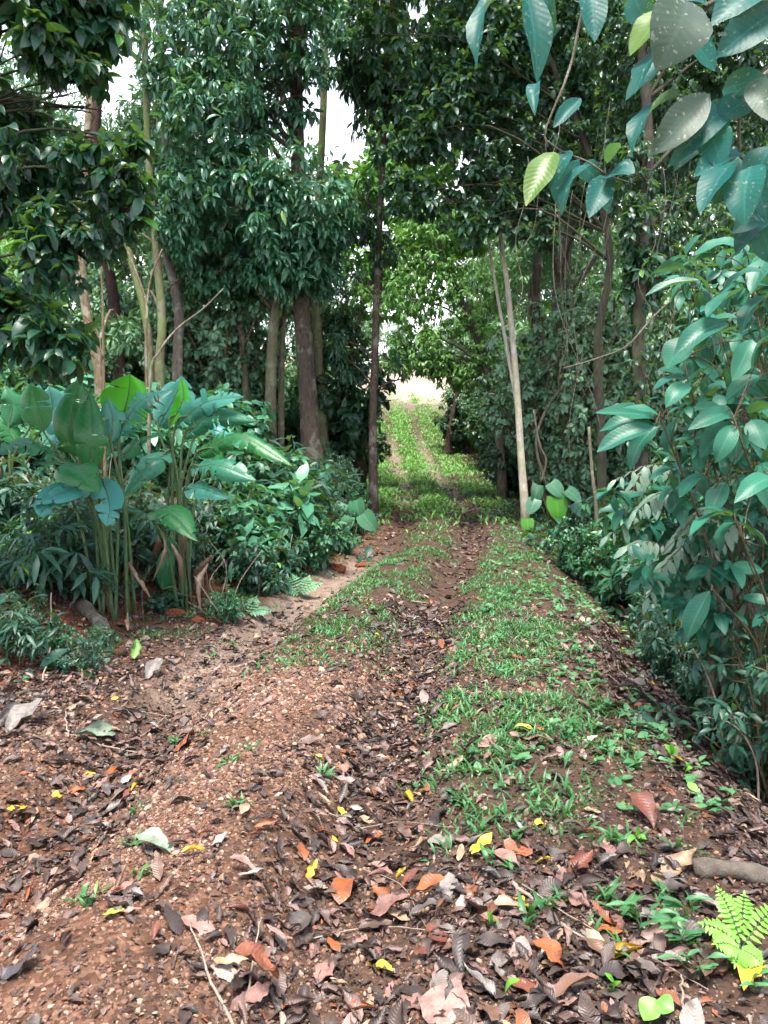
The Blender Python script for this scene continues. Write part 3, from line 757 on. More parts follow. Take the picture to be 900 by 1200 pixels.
# ------------------------------------------------------------------ boughs over the upper right corner
base = np.array([3.1, 2.3, float(height(3.1, 2.3))])
near = thing('near_broadleaf_tree', 'large leaved tree reaching into the upper right corner with blue green leaves', 'tree', base)
g = Geo()
tr = curve([base+[0, 0, -.2], base+[-.05, 0, 1.5], [2.95, 2.35, 2.6], [2.7, 2.4, 3.6], [2.5, 2.3, 5.0]], 16)
g.tube(tr, np.linspace(.07, .03, 16), 10, .4, .1)
g.build('trunk', M['bark_grey'], near, origin=base)
g = Geo()
T = lambda px, py, d=2.15: at(px, py, d)
tw = [([tr[7], T(1010, 40, 2.3), T(930, 60, 2.25), T(872, 118, 2.2), T(866, 182, 2.2)], .014, .004),
      ([tr[9], T(1000, -60, 2.3), T(900, -25, 2.2), T(830, 5, 2.15), T(800, 40, 2.15)], .013, .004),
      ([T(872, 118, 2.2), T(850, 140), T(826, 150)], .005, .003),
      ([T(930, 60, 2.25), T(905, 75), T(880, 95)], .005, .003),
      ([tr[10], T(860, -90, 2.2), T(740, -60, 2.1), T(690, -10, 2.1), T(668, 80, 2.1), T(640, 150, 2.1), T(642, 172, 2.1)], .007, .0022),
      ([T(641, 165, 2.1), T(660, 178, 2.1), T(690, 190, 2.1), T(714, 206, 2.1), T(745, 216, 2.1)], .0026, .002),
      ([T(740, -60, 2.1), T(640, -70, 2.2), T(605, -30, 2.2)], .006, .003),
      ([T(866, 182, 2.2), T(895, 215, 2.2), T(890, 262, 2.2)], .004, .002)]
for p, a, b in tw: g.tube(curve(p, 18), np.linspace(a, b, 18), 6, rng.uniform(), 0, True)
g.build('branches', M['vine'], near, origin=base)
near_leaves = [  # base px, tip px, width px, depth, bright?
    (650, 178, 616, 242, 30, 2.08, 1), (668, 176, 646, 224, 25, 2.1, 0), (678, 186, 652, 240, 30, 2.12, 0), (694, 192, 658, 253, 30, 2.07, 0), (712, 206, 690, 256, 27, 2.1, 0),
    (712, 206, 744, 203, 34, 2.08, 0), (711, 192, 725, 167, 15, 2.1, 0), (684, 192, 704, 216, 22, 2.16, 0), (700, 205, 712, 250, 20, 2.15, 0),
    (606, -24, 559, 82, 26, 2.2, 0), (614, -24, 629, 98, 34, 2.18, 0), (642, -20, 650, 42, 20, 2.2, 0), (690, -20, 697, 50, 30, 2.1, 0), (628, 98, 627, 136, 15, 2.12, 0), (681, 115, 648, 150, 17, 2.1, 0),
    (806, 0, 768, 84, 66, 2.1, 2), (794, 5, 738, 66, 44, 2.14, 1), (905, -6, 832, 32, 48, 2.12, 0), (915, 8, 838, 68, 42, 2.08, 0), (806, 58, 744, 110, 36, 2.2, 0), (782, 68, 733, 118, 26, 2.24, 0),
    (798, 113, 740, 182, 30, 2.16, 0), (832, 110, 763, 182, 38, 2.1, 2), (852, 130, 782, 197, 30, 2.2, 0), (826, 152, 790, 201, 28, 2.25, 0), (846, 106, 905, 96, 30, 2.2, 0), (878, 115, 843, 142, 34, 2.15, 0),
    (830, 150, 846, 198, 36, 2.18, 0), (864, 188, 820, 252, 34, 2.1, 0), (880, 195, 873, 267, 42, 2.06, 0), (870, 180, 812, 208, 26, 2.2, 0), (893, 258, 858, 274, 26, 2.2, 0), (880, 95, 908, 145, 28, 2.1, 2),
    (905, 170, 884, 222, 40, 2.12, 0), (830, 5, 770, -8, 40, 2.2, 0), (850, -10, 900, 36, 44, 2.25, 0), (800, 40, 838, 84, 40, 2.28, 0), (866, 182, 900, 262, 34, 2.26, 0), (740, -10, 760, 30, 30, 2.3, 0),
    (850, 200, 836, 240, 30, 2.3, 0), (905, 250, 862, 300, 30, 2.3, 0), (890, 262, 905, 310, 30, 2.3, 0)]
M['leaf_over_y'] = leaf_mat('overhanging_leaf_painted_backlit', (.08, .18, .03), (.13, .25, .04), None, rough=.4, trans=.45, veins=.3)  # yellower copy of the overhanging leaf, backlight painted into its colour
M['leaf_over_g'] = leaf_mat('overhanging_leaf_grey', (.035, .065, .048), (.065, .105, .08), None, rough=.5, spec=.3, trans=.2, veins=.12, blotch=.5)
for i, (bx, by, tx, ty, w, d, f) in enumerate(near_leaves):
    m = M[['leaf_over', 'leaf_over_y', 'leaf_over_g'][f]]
    lab = {1: 'yellow green leaf coloured as backlit', 2: 'grey spotted old leaf'}.get(f)
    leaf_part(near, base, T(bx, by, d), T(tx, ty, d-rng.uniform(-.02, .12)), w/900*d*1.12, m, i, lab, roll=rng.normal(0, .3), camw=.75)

# ------------------------------------------------------------------ broad leaved shrub filling the right edge
base = on_ground(905, 4.6)
rs = thing('broad_leaved_shrub', 'big shrub with large ribbed blue green leaves crowding the right edge', 'shrub', base)
g = Geo(); fol = Geo()
stems = []
for k, (px, py, d) in enumerate([(880, 320, 4.3), (800, 420, 4.3), (775, 490, 4.0), (860, 490, 3.9), (930, 400, 4.5), (862, 610, 3.8), (905, 560, 4.2), (835, 690, 4.0), (830, 340, 4.5), (960, 250, 4.6)]):
    e = at(px, py, d); s = base+np.array([rng.uniform(-.15, .25), rng.uniform(-.2, .3), -.1])
    m = (s+e)/2+np.array([.15, .1, .25])
    c = curve([s, m, e], 14); stems.append(c); g.tube(c, np.linspace(.016, .004, 14), 6, rng.uniform(), 0, True)
hero = [(768, 492, 697, 484, 22), (765, 496, 702, 506, 22), (768, 499, 699, 530, 26), (772, 500, 738, 552, 24), (772, 487, 730, 478, 18), (776, 494, 758, 527, 27), (792, 490, 784, 530, 27), (790, 478, 760, 468, 16),
        (855, 494, 820, 537, 27), (860, 498, 838, 543, 22), (870, 498, 861, 545, 25), (862, 490, 806, 504, 24), (880, 492, 897, 527, 25), (876, 484, 908, 478, 22), (850, 484, 812, 478, 20),
        (808, 446, 764, 458, 18), (802, 438, 770, 434, 18), (806, 450, 780, 478, 22), (822, 328, 756, 347, 16), (815, 318, 758, 326, 13), (806, 396, 781, 432, 32), (852, 378, 788, 420, 28), (872, 338, 828, 372, 27),
        (897, 318, 846, 342, 24), (882, 398, 858, 447, 24), (905, 390, 880, 440, 26), (832, 692, 805, 748, 26), (858, 608, 808, 628, 23), (860, 606, 816, 597, 15), (860, 612, 841, 643, 22), (865, 612, 900, 640, 22),
        (840, 430, 800, 470, 26), (890, 440, 850, 470, 26), (905, 345, 868, 392, 24), (838, 300, 800, 312, 20), (870, 290, 812, 300, 24), (900, 300, 880, 345, 24), (905, 560, 860, 590, 24), (890, 545, 905, 600, 24),
        (830, 560, 796, 584, 22), (850, 565, 830, 606, 22)]
for i, (bx, by, tx, ty, w) in enumerate(hero):
    d = 4.0+rng.uniform(-.15, .25)
    p0 = at(bx, by, d)
    leaf_part(rs, base, p0, at(tx, ty, d-rng.uniform(-.08, .15)), w/900*d*1.1, M['leaf_right'], i, None, roll=rng.normal(0, .35), camw=.45, upw=.85, jit=.25)
    allp = np.vstack(stems); j = int(np.argmin(np.linalg.norm(allp-p0, axis=1)))
    g.tube(curve([allp[j], (allp[j]+p0)/2+np.array([0, 0, .03]), p0], 6), np.linspace(.004, .002, 6), 4, .5, 0, False)
P = np.array([at(rng.uniform(745, 960)+60*abs(math.sin(k)), rng.uniform(290, 740), rng.uniform(4.25, 5.4)) for k in range(230)]+[at(q_[0], q_[1], rng.uniform(4.7, 5.6)) for q_ in [(700+(v_-640)*.72+55+abs(rng.normal(0, 90)), v_) for v_ in rng.uniform(560, 860, 90)]])
Dr = nrm(rand_dirs(320)*.7+np.array([-.4, -.5, .1]))
rosettes(fol, P, Dr, 7, BIGS[0][:1] and leaf_tpl(5, 1, .42, .25, .8, peak=.45, tip=.85), .145, .4, .95)
fol.build('foliage', M['leaf_right'], rs, origin=base)
for k in range(60):
    s = stems[k % len(stems)][rng.integers(3, 13)]
    g.tube(curve([s, (s+P[k])/2+rng.normal(0, .05, 3), P[k]], 6), np.linspace(.005, .002, 6), 4, rng.uniform(), 0, False)
g.build('stems', M['stalk_dry'], rs, origin=base)

# pinnate sprays: a rachis with paired drooping leaflets
LFL = leaf_tpl(4, 1, .34, .2, .6, peak=.45, tip=.85)
def pinnate(g, st, p0, p1, n, ll, droop=.5, sag=.06, up=(0, 0, 1)):
    p0 = np.asarray(p0, float); p1 = np.asarray(p1, float); L = np.linalg.norm(p1-p0)
    c = curve([p0, (p0+p1)/2+np.array([0, 0, sag*L*2]), p1], 2*n+1)
    st.tube(c, np.linspace(.004, .0015, len(c)), 4, .5, 0, False)
    tan = nrm(np.gradient(c, axis=0)); side = nrm(np.cross(tan, np.asarray(up, float)+0*tan))
    PP, YY = [], []
    for i in range(1, n+1):
        for s in (-1, 1):
            PP.append(c[2*i-1]); YY.append(tan[2*i-1]*.55+side[2*i-1]*s+np.array([0, 0, -droop]))
    PP.append(c[-1]); YY.append(tan[-1]+np.array([0, 0, -droop*.5]))
    PP, YY = np.array(PP), np.array(YY); m = len(PP)
    X, Y, Z = frames(YY, np.array(up)+.2*rand_dirs(m), rng.normal(0, .2, m))
    sc = ll*np.concatenate([np.repeat(np.sin(np.linspace(.6, 2.5, n)), 2), [.8]])*rng.uniform(.85, 1.1, m)
    g.scatter(LFL, PP, X, Y, Z, sc, rng.uniform(0, 1, m))
base = on_ground(850, 5.2)
pn = thing('feathery_leaved_shrub', 'dusty grey green shrub with feather shaped drooping leaves below the big ribbed leaves', 'shrub', base)
g, st = Geo(), Geo()
for (ax, ay, bx, by) in [(800, 548, 722, 562), (790, 600, 712, 628), (800, 615, 738, 660), (830, 560, 775, 600), (850, 590, 790, 630), (845, 625, 785, 660), (860, 640, 800, 690), (790, 575, 745, 600), (880, 660, 830, 720), (800, 640, 760, 700),
                         (870, 600, 835, 650), (820, 660, 790, 700), (760, 545, 735, 590), (780, 640, 735, 640), (900, 690, 860, 745), (830, 600, 800, 640)]:
    d = rng.uniform(4.5, 5.1)
    pinnate(g, st, at(ax, ay, d), at(bx, by, d-.1), 6, .135, 1.0, up=(-.1, -.5, .8))
    st.tube(curve([base+[rng.uniform(-.1, .1), 0, 0], (base+at(ax, ay, d))/2+np.array([.1, .1, .2]), at(ax, ay, d)], 10), np.linspace(.012, .004, 10), 5, rng.uniform(), 0, False)
g.build('foliage', M['leaf_pale'], pn, origin=base); st.build('stems', M['stalk_dry'], pn, origin=base)

# ------------------------------------------------------------------ broad bladed plants (banana kin) on the left bank
def torn_blade(g, pts, width, up, strips=11, sag=.25, notch=.12, rnd=.5):
    c = curve(pts, 41); n = 41
    tan = nrm(np.gradient(c, axis=0)); up = np.asarray(up, float)
    Z = nrm(up-np.sum(tan*up, -1, keepdims=True)*tan); X = np.cross(tan, Z)
    v = np.linspace(0, 1, n)
    prof = (np.sin(np.pi*np.clip(v, 0, 1)**.8))**.68*np.where(v > .75, 1-(v-.75)**2*5, 1)
    hw = width/2*np.clip(prof, .02, 1)
    for s in (-1, 1):
        cuts = np.unique(np.concatenate([[0, n-1], np.sort(rng.choice(np.arange(2, n-2), strips-1, replace=False))]))
        for a, b in zip(cuts[:-1], cuts[1:]):
            dr = sag+rng.normal(0, .24); V = []; Lf = []; rows = np.arange(a, b+1); m = len(rows); K = 4
            for i in rows:
                f = (i-a)/max(1, b-a); nt = notch*(abs(f-.5)*2)**3
                for k in range(K+1):
                    u = k/K; w = hw[i]*u*(1-nt*u); an = dr*u+.1
                    p = c[i]+X[i]*s*w*math.cos(an)+Z[i]*(w*.32*(1-u)-w*math.sin(dr*u))+tan[i]*(nt*hw[i]*.5*u*(1 if f < .5 else -1))
                    V.append(p); Lf.append([s*u, v[i], rnd])
            Q = []
            for i in range(m-1):
                for k in range(K):
                    q = i*(K+1)+k; r = [q, q+1, q+K+2, q+K+1]
                    Q.append(r if s > 0 else r[::-1])
            g.add(V, Q, None, Lf)

def banana(name, label, bx, D, leaves, group=None, cat='plant'):
    base = on_ground(bx, D)
    root = thing(name, label, cat, base, group)
    for k in range(5):      # dead leaves hanging against the stalks
        a = base+np.array([rng.normal(0, .22), rng.normal(-.05, .15), rng.uniform(.35, .95)]); e = a+np.array([rng.normal(0, .16), rng.normal(-.08, .1), -rng.uniform(.25, .5)])
        g = Geo(); torn_blade(g, [a, (a+e)/2+np.array([rng.normal(0, .06), -.06, .05]), e], rng.uniform(.05, .11), nrm(CAM-a), 5, .9, .2, .5)
        q = g.build('dead_leaf', M['dead'], root, origin=base); q.color = (.13, .08, .05, 1); q['label'] = 'dry brown hanging leaf'
    for (pts, w, bright, tears, upcam) in leaves:
        q = [at(px, py, D+dd) for px, py, dd in pts]; q[2] = q[2]+(q[2]-q[1])*.22
        up = nrm(np.array([0, 0, 1.0])*(1-upcam)+nrm(CAM-q[0])*upcam)
        g = Geo(); torn_blade(g, q, w/900*D*1.5, up, tears, sag=.18 if bright else .3, rnd=rng.choice([.03, .15, .35, .6, .8, .95]))
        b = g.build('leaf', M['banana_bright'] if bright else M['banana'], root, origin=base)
        if bright: b['label'] = 'bright green leaf coloured as backlit'
        s = Geo(); st = base+np.array([rng.uniform(-.16, .16), rng.uniform(-.16, .16), -.05])
        m = st*.45+q[0]*.55+np.array([(st[0]-q[0][0])*.25, 0, .12])
        s.tube(curve([st, m, q[0], (q[0]+q[1])/2], 14), np.linspace(.017, .007, 14), 7, .5, .05)
        s.tube(curve(q, 14), np.linspace(.008, .002, 14), 5, .5, 0, False)
        s.build('leaf_stalk', M['stalk'], b)
        for o in b.children: o.data.transform(__import__('mathutils').Matrix.Translation(-base) if False else __import__('mathutils').Matrix.Translation([-float(x) for x in base]))
    return root
banana('banana_plant', 'tall broad bladed plant on the left bank with one bright upright leaf', 128, 6.75, [
    ([(92, 535, 0), (84, 490, -.05), (91, 449, .05)], 30, 0, 6, .6), ([(108, 552, -.2), (106, 505, -.25), (105, 466, -.15)], 26, 0, 3, .8), ([(140, 500, .3), (150, 465, .3), (152, 443, .25)], 42, 1, 2, .7),
    ([(78, 542, -.1), (35, 520, -.2), (-8, 530, -.3)], 26, 0, 13, .25), ([(62, 540, -.3), (88, 548, -.5), (112, 572, -.6)], 32, 0, 4, .3), ([(138, 510, .1), (165, 470, .15), (198, 458, .2)], 30, 0, 12, .35),
    ([(110, 560, -.3), (80, 575, -.5), (42, 590, -.6)], 22, 0, 6, .3), ([(95, 565, -.3), (60, 585, -.5), (48, 602, -.6)], 22, 0, 4, .5), ([(120, 560, -.2), (128, 590, -.4), (126, 612, -.5)], 22, 0, 5, .6),
    ([(140, 540, .1), (165, 515, .1), (190, 510, 0)], 20, 0, 6, .3), ([(50, 505, .3), (40, 470, .3), (38, 452, .3)], 26, 0, 4, .5), ([(64, 495, .5), (60, 465, .5), (58, 456, .5)], 22, 0, 3, .5),
    ([(130, 520, 0), (132, 490, 0), (126, 470, 0)], 20, 0, 3, .6), ([(150, 555, -.2), (168, 540, -.3), (186, 538, -.4)], 18, 0, 5, .3), ([(75, 520, .4), (70, 490, .5), (72, 478, .5)], 26, 0, 5, .5)])
banana('banana_plant', 'broad bladed plant with long torn leaves arching right toward the track', 205, 7.3, [
    ([(185, 500, .2), (205, 465, .2), (212, 445, .2)], 34, 0, 5, .55), ([(198, 500, .1), (214, 470, .1), (213, 447, .1)], 12, 1, 2, .5), ([(205, 500, 0), (240, 472, -.1), (278, 466, -.2)], 24, 0, 14, .62),
    ([(215, 512, 0), (250, 486, -.1), (292, 492, -.2)], 22, 0, 6, .62), ([(228, 535, -.1), (280, 512, -.3), (331, 540, -.5)], 22, 0, 13, .62), ([(222, 550, -.2), (255, 545, -.4), (292, 560, -.5)], 24, 0, 12, .62),
    ([(175, 600, -.4), (200, 600, -.6), (226, 628, -.8)], 25, 0, 4, .35), ([(200, 530, .1), (175, 545, -.1), (150, 575, -.2)], 22, 0, 5, .62), ([(215, 575, -.2), (235, 572, -.3), (262, 582, -.4)], 20, 0, 6, .62),
    ([(232, 500, .3), (255, 505, .62), (285, 520, .3)], 20, 0, 5, .62), ([(240, 548, .3), (262, 525, .62), (282, 530, .3)], 16, 0, 6, .62), ([(190, 690, 0), (194, 660, -.05), (200, 628, 0)], 14, 0, 2, .5)])
banana('banana_plant', 'pale broad bladed plant behind, at the far left edge', 15, 8.4, [
    ([(35, 500, 0), (40, 475, 0), (45, 455, 0)], 22, 0, 4, .5), ([(20, 520, 0), (5, 495, 0), (-10, 485, 0)], 22, 0, 4, .4), ([(50, 520, 0), (66, 500, 0), (78, 500, 0)], 22, 0, 4, .4), ([(10, 500, 0), (15, 470, 0), (8, 455, 0)], 20, 0, 4, .5),
    ([(0, 540, -.2), (-20, 540, -.3), (-40, 560, -.4)], 20, 0, 4, .4), ([(60, 490, .2), (62, 468, .2), (58, 455, .2)], 18, 0, 3, .5)])

# elephant ears: big heart shaped leaves on stalks
def ear_tpl():
    V, Q, T, L = leaf_tpl(6, 2, .85, .12, .5, peak=.36, tip=.8)
    V = V.copy(); V[:, 1] -= .18*np.abs(L[:, 0])*(1-L[:, 1])**3*1.6
    return V, Q, T, L
EAR = ear_tpl()
M['ear'] = leaf_mat('elephant_ear_leaf', (.04, .16, .08), (.07, .22, .12), None, rough=.32, spec=.7, trans=.2, veins=.4)
M['ear_bright'] = leaf_mat('elephant_ear_bright', (.08, .33, .03), (.12, .40, .05), None, rough=.35, trans=.4, veins=.3)
def ears(name, label, bx, D, leaves):
    base = on_ground(bx, D); root = thing(name, label, 'plant', base)
    for px, py, w, br, tx, ty in leaves:
        p = at(px, py, D+rng.uniform(-.2, .2)); Y = nrm(RGT*tx+UPV*ty-FWD*.25)
        X, Y, Z = frames(Y[None], (-FWD*.8+np.array([0, 0, .6]))[None], np.array([rng.normal(0, .3)]))
        g = Geo(); g.scatter(EAR, p[None], X, Y, Z, [w/900*D*1.3], [rng.uniform()])
        b = g.build('leaf', M['ear_bright'] if br else M['ear'], root, origin=base)
        if br: b['label'] = 'bright yellow green leaf'
        g = Geo(); g.tube(curve([base+rng.normal(0, .05, 3)*[1, 1, 0], (base+p)/2+np.array([.03, 0, .05]), p], 8), np.linspace(.012, .006, 8), 6)
        g.build('leaf_stalk', M['stalk'], b, origin=base)
ears('elephant_ear_plant', 'clump of round elephant ear leaves beside the foot of the white barked tree', 648, 14.2,
     [(630, 568, 18, 0, -.2, -1), (651, 582, 24, 1, .1, -1), (628, 585, 16, 0, -.5, -.9), (645, 566, 18, 0, .5, -.6), (664, 574, 18, 0, .7, -.6), (618, 608, 14, 1, 0, -1), (672, 590, 16, 0, .6, -.8), (655, 600, 14, 0, .2, -1)])
ears('elephant_ear_plant', 'pair of rounded blue green leaves at the left edge beside the slender tree', 418, 13.0,
     [(417, 586, 20, 0, .2, -1), (425, 602, 20, 0, .6, -.8), (410, 606, 18, 0, -.4, -.9), (402, 590, 16, 0, -.5, -.8)])

# ------------------------------------------------------------------ shrubs of the understorey
def shrub_proto(h, r, ns, tw, K, tpl, ll, leaf, bark='stalk_dry', droop=.4, up=.6):
    g, st = Geo(), Geo(); P, Dv = [], []
    for k in range(ns):
        a = rng.uniform(0, 6.28); rr = r*rng.uniform(.2, 1)
        e = np.array([math.cos(a)*rr, math.sin(a)*rr, h*rng.uniform(.55, 1.0)*(1-.35*(rr/r)**2)])
        c = curve([[rng.normal(0, .05), rng.normal(0, .05), -.08], [e[0]*.35, e[1]*.35, e[2]*.55], e], 10)
        st.tube(c, np.linspace(.010, .003, 10)*max(.7, h), 5, rng.uniform(), 0, False)
        for j in range(tw):
            i = rng.integers(3, 10); d = nrm(rand_dirs(1)[0]+np.array([math.cos(a), math.sin(a), up])*.7)
            q = c[i]+d*ll*rng.uniform(.4, 1.8)
            st.tube([c[i], (c[i]+q)/2, q], [.004, .003, .002], 3, .5, 0, False); P.append(q); Dv.append(d)
        P.append(c[-1]); Dv.append(nrm(c[-1]-c[-3]))
    rosettes(g, np.array(P), np.array(Dv), K, tpl, ll, droop)
    return g.mesh('foliage', M[leaf]), st.mesh('stems', M[bark])
LEAF_BR = leaf_tpl(2, 1, .52, .2, .6, peak=.42, tip=.8)
KINDS_ = {
    'low': shrub_proto(.45, .42, 16, 3, 6, LEAF_BR, .11, 'leaf_under'),
    'dark': shrub_proto(.95, .6, 18, 5, 7, LEAF_M, .17, 'leaf_under', droop=.5),
    'glossy': shrub_proto(.95, .6, 20, 5, 7, LEAF_B, .16, 'leaf_shrub', droop=.35),
    'pale': shrub_proto(1.7, .9, 20, 7, 7, LEAF_BR, .20, 'leaf_shrub2', droop=.4),
    'tall': shrub_proto(2.6, 1.1, 22, 11, 8, LEAF_M, .22, 'leaf_shrub', droop=.5),
    'wall': shrub_proto(3.2, 1.3, 26, 14, 8, LEAF_B, .20, 'leaf_dark', droop=.5),
    'creeper': shrub_proto(3.6, 1.3, 30, 26, 8, LEAF_BR, .105, 'leaf_creeper', droop=.7),
    'fine': shrub_proto(.8, .55, 22, 9, 7, LEAF_BR, .065, 'leaf_shrub', droop=.3),
    'finedark': shrub_proto(1.0, .6, 20, 9, 7, LEAF_M, .085, 'leaf_under', droop=.5),
    'lance': shrub_proto(.9, .5, 14, 3, 6, LEAF_N, .30, 'leaf_under', droop=.6),
    'bigleaf': shrub_proto(.9, .5, 9, 3, 4, LEAF_BIG, .24, 'leaf_shrub', droop=.5),
    'sprig': shrub_proto(.8, .25, 4, 4, 8, LEAF_BR, .20, 'leaf_shrub2', droop=.25),
}
def put_shrub(kind, name, label, px, D, s, group=None, dz=-.03):
    p = on_ground(px, D) if np.ndim(px) == 0 else np.array([px[0], px[1], float(height(*px))])
    p[2] += dz
    root = thing(name, label, 'shrub', p, group, rng.uniform(0, 6.28), s)
    a, b = KINDS_[kind]
    link('foliage', a, root); link('stems', b, root)
    return root
ZONES = [  # kinds, name, label, n, px range, D range, scale range
    ('low fine lance finedark', 'low_shrub', 'low dark leafy shrub on the left bank below the broad bladed plants', 6, (-40, 270), (6.3, 7.2), (.4, .8)),
    ('dark finedark lance bigleaf', 'dark_shrub', 'dark leafy shrub among the stalks of the broad bladed plants', 18, (-40, 330), (7.3, 9.4), (.55, .95)),
    ('glossy glossy fine lance', 'glossy_shrub', 'glossy mid green shrub between the broad bladed plants and the stout brown trunk', 14, (275, 372), (8.8, 11.5), (.55, 1.05)),
    ('dark finedark fine', 'dark_shrub', 'dark shrub at the foot of the stout brown trunk', 13, (360, 424), (11, 15.5), (.45, .8)),
    ('pale bigleaf pale fine', 'pale_shrub', 'pale leafy shrub behind the broad bladed plants', 22, (-80, 290), (9.8, 14.5), (.7, 1.2)),
    ('tall creeper tall wall', 'tall_shrub', 'tall shrub in the forest behind the pale trunks on the left', 19, (-60, 420), (16.5, 23), (.6, 1.1)),
    ('wall creeper wall', 'dense_shrub', 'dense leafy shrub at the right edge of the bright clearing', 8, (534, 590), (31, 38), (.6, 1.0)),
    ('fine wall finedark', 'dense_shrub', 'dense leafy shrub at the left edge of the bright clearing', 7, (385, 436), (27, 36), (.5, .8)),
    ('wall creeper wall', 'dense_shrub', 'dense dark shrub lining the right side of the far bend', 16, (580, 650), (19, 31), (.6, 1.05)),
    ('dark finedark fine', 'dark_shrub', 'dark low shrub on the right edge behind the white barked tree', 16, (665, 770), (10.5, 15), (.7, 1.1)),
    ('glossy finedark bigleaf fine', 'glossy_shrub', 'leafy shrub in the hollow under the broad leaved shrub', 19, (800, 990), (6.4, 9.5), (.7, 1.2)),
    ('creeper creeper tall', 'creeper_thicket', 'pale green creeper thicket between the gnarled tree and the draped trunk', 20, (645, 810), (16.5, 23), (.6, 1.15)),
    ('creeper', 'creeper_thicket', 'tall pale creeper covered mass behind the hanging vines', 9, (635, 790), (16, 20), (1.35, 2.0)),
    ('creeper', 'creeper_thicket', 'blue green creeper covered mass behind the pale left trunks', 10, (30, 300), (16.5, 20), (1.0, 1.5)),
    ('low finedark fine lance', 'low_shrub', 'small dark weed on the red soil at the foot of the left bank', 8, (-40, 120), (5.2, 6.3), (.25, .45)),
    ('tall wall', 'tall_shrub', 'tall dark shrub closing the view behind the broad leaved shrub', 11, (760, 980), (8.5, 12), (.7, 1.05)),
    ('low finedark fine', 'low_shrub', 'low dark shrub at the lower right edge below the embankment', 11, (900, 1000), (4.3, 6.0), (.7, 1.2)),
    ('wall finedark', 'dense_shrub', 'dense shrub left of the far bend behind the slender tree', 9, (375, 428), (19, 28), (.4, .7)),
    ('pale fine', 'pale_shrub', 'sunlit shrub on the slope of the bright clearing', 8, (400, 570), (62, 80), (.8, 1.5)),
]
for kinds, name, label, n, pr, dr, sr in ZONES:
    kk = kinds.split()
    for k in range(n):
        put_shrub(kk[int(rng.integers(len(kk)))], name, label, pr[0]+(pr[1]-pr[0])*((k+rng.uniform())/n), rng.uniform(*dr), rng.uniform(*sr), label.split(' ', 1)[1])
put_shrub('sprig', 'tall_seedling', 'upright sprout with a whorl of pale leaves left of the stout brown trunk', 321, 9.6, 1.5)
put_shrub('sprig', 'tall_seedling', 'pale leafy sprout half hidden under the arching torn leaves', 298, 8.6, .9)

# ------------------------------------------------------------------ ground-hugging undergrowth (uncountable)
def scatter_ground(n, xr, yr, fn):
    x = rng.uniform(*xr, n); y = rng.uniform(*yr, n)
    k = rng.uniform(0, 1, n) < fn(x, y)
    return x[k], y[k]
def le_of(y): return np.interp(y, [-10, 3, 5.1, 7.2, 10.7, 16, 24, 34], [2.6, 2.4, 2.05, 1.75, 1.25, 1.35, 1.6, 2.2])
def ed_of(y): return np.interp(y, [-10, 3.3, 4.4, 8, 12, 16, 22, 34], [2.1, 2.15, 2.05, 1.85, 1.35, 1.7, 2.2, 2.6])
def in_view(x, y, m=1.12): return np.abs(x) < .5*y*m+.4
def f_left(x, y):
    d = x-xc(y); o = -d-le_of(y)+1.3*(fbm2(x, y, 1.0, 3, 88.)-.5)
    return in_view(x, y)*(sstep(.05, .7, o)+.28*sstep(-.75, -.2, o)*(1-sstep(.0, .2, o)))*sstep(4.6, 6.0, y)*(.25+.75*sstep(.35, .6, fbm2(x, y, .8, 3, 3.)))
def f_right(x, y):
    d = x-xc(y); o = d-ed_of(y)
    return in_view(x, y)*np.clip(sstep(2.5, 3.3, o)+sstep(9, 13, y)*sstep(-.2, .5, o)*.8, 0, 1)*(.3+.7*sstep(.35, .6, fbm2(x, y, .8, 3, 9.)))
g = Geo()
LEAF_TY = [(LEAF_BR, .055, 6), (LEAF_BR, .10, 6), (LEAF_N, .17, 5), (LEAF_M, .09, 8), (LEAF_BIG, .19, 3)]
for f, n, xr, yr in ((f_left, 12500, (-16, 1), (4.5, 28)), (f_right, 9500, (.5, 16), (3.0, 28))):
    x, y = scatter_ground(n, xr, yr, f)
    kind = np.clip((fbm2(x, y, 1.1, 2, 77.)-.2)*7+rng.normal(0, 1.1, len(x)), 0, 4.99).astype(int)
    kind = np.array([0, 3, 1, 2, 4])[kind]
    for q, (t_, l_, K_) in enumerate(LEAF_TY):
        m = kind == q; a, b = x[m], y[m]
        h = rng.uniform(.03, .32, len(a))*(.5+.9*fbm2(a, b, .6, 2, 1.))*(.25+.75*sstep(-.2, .5, np.where(f is f_left, -(a-xc(b))-le_of(b), 1.0)))
        rosettes(g, np.stack([a, b, height(a, b)+h], -1), nrm(np.array([0, 0, .8])+.7*rand_dirs(len(a))), K_, t_, l_, .35, .95, var=.5)
tag(g.build('undergrowth', M['leaf_under']), 'low dark leafy undergrowth on both banks', None, None, 'stuff')

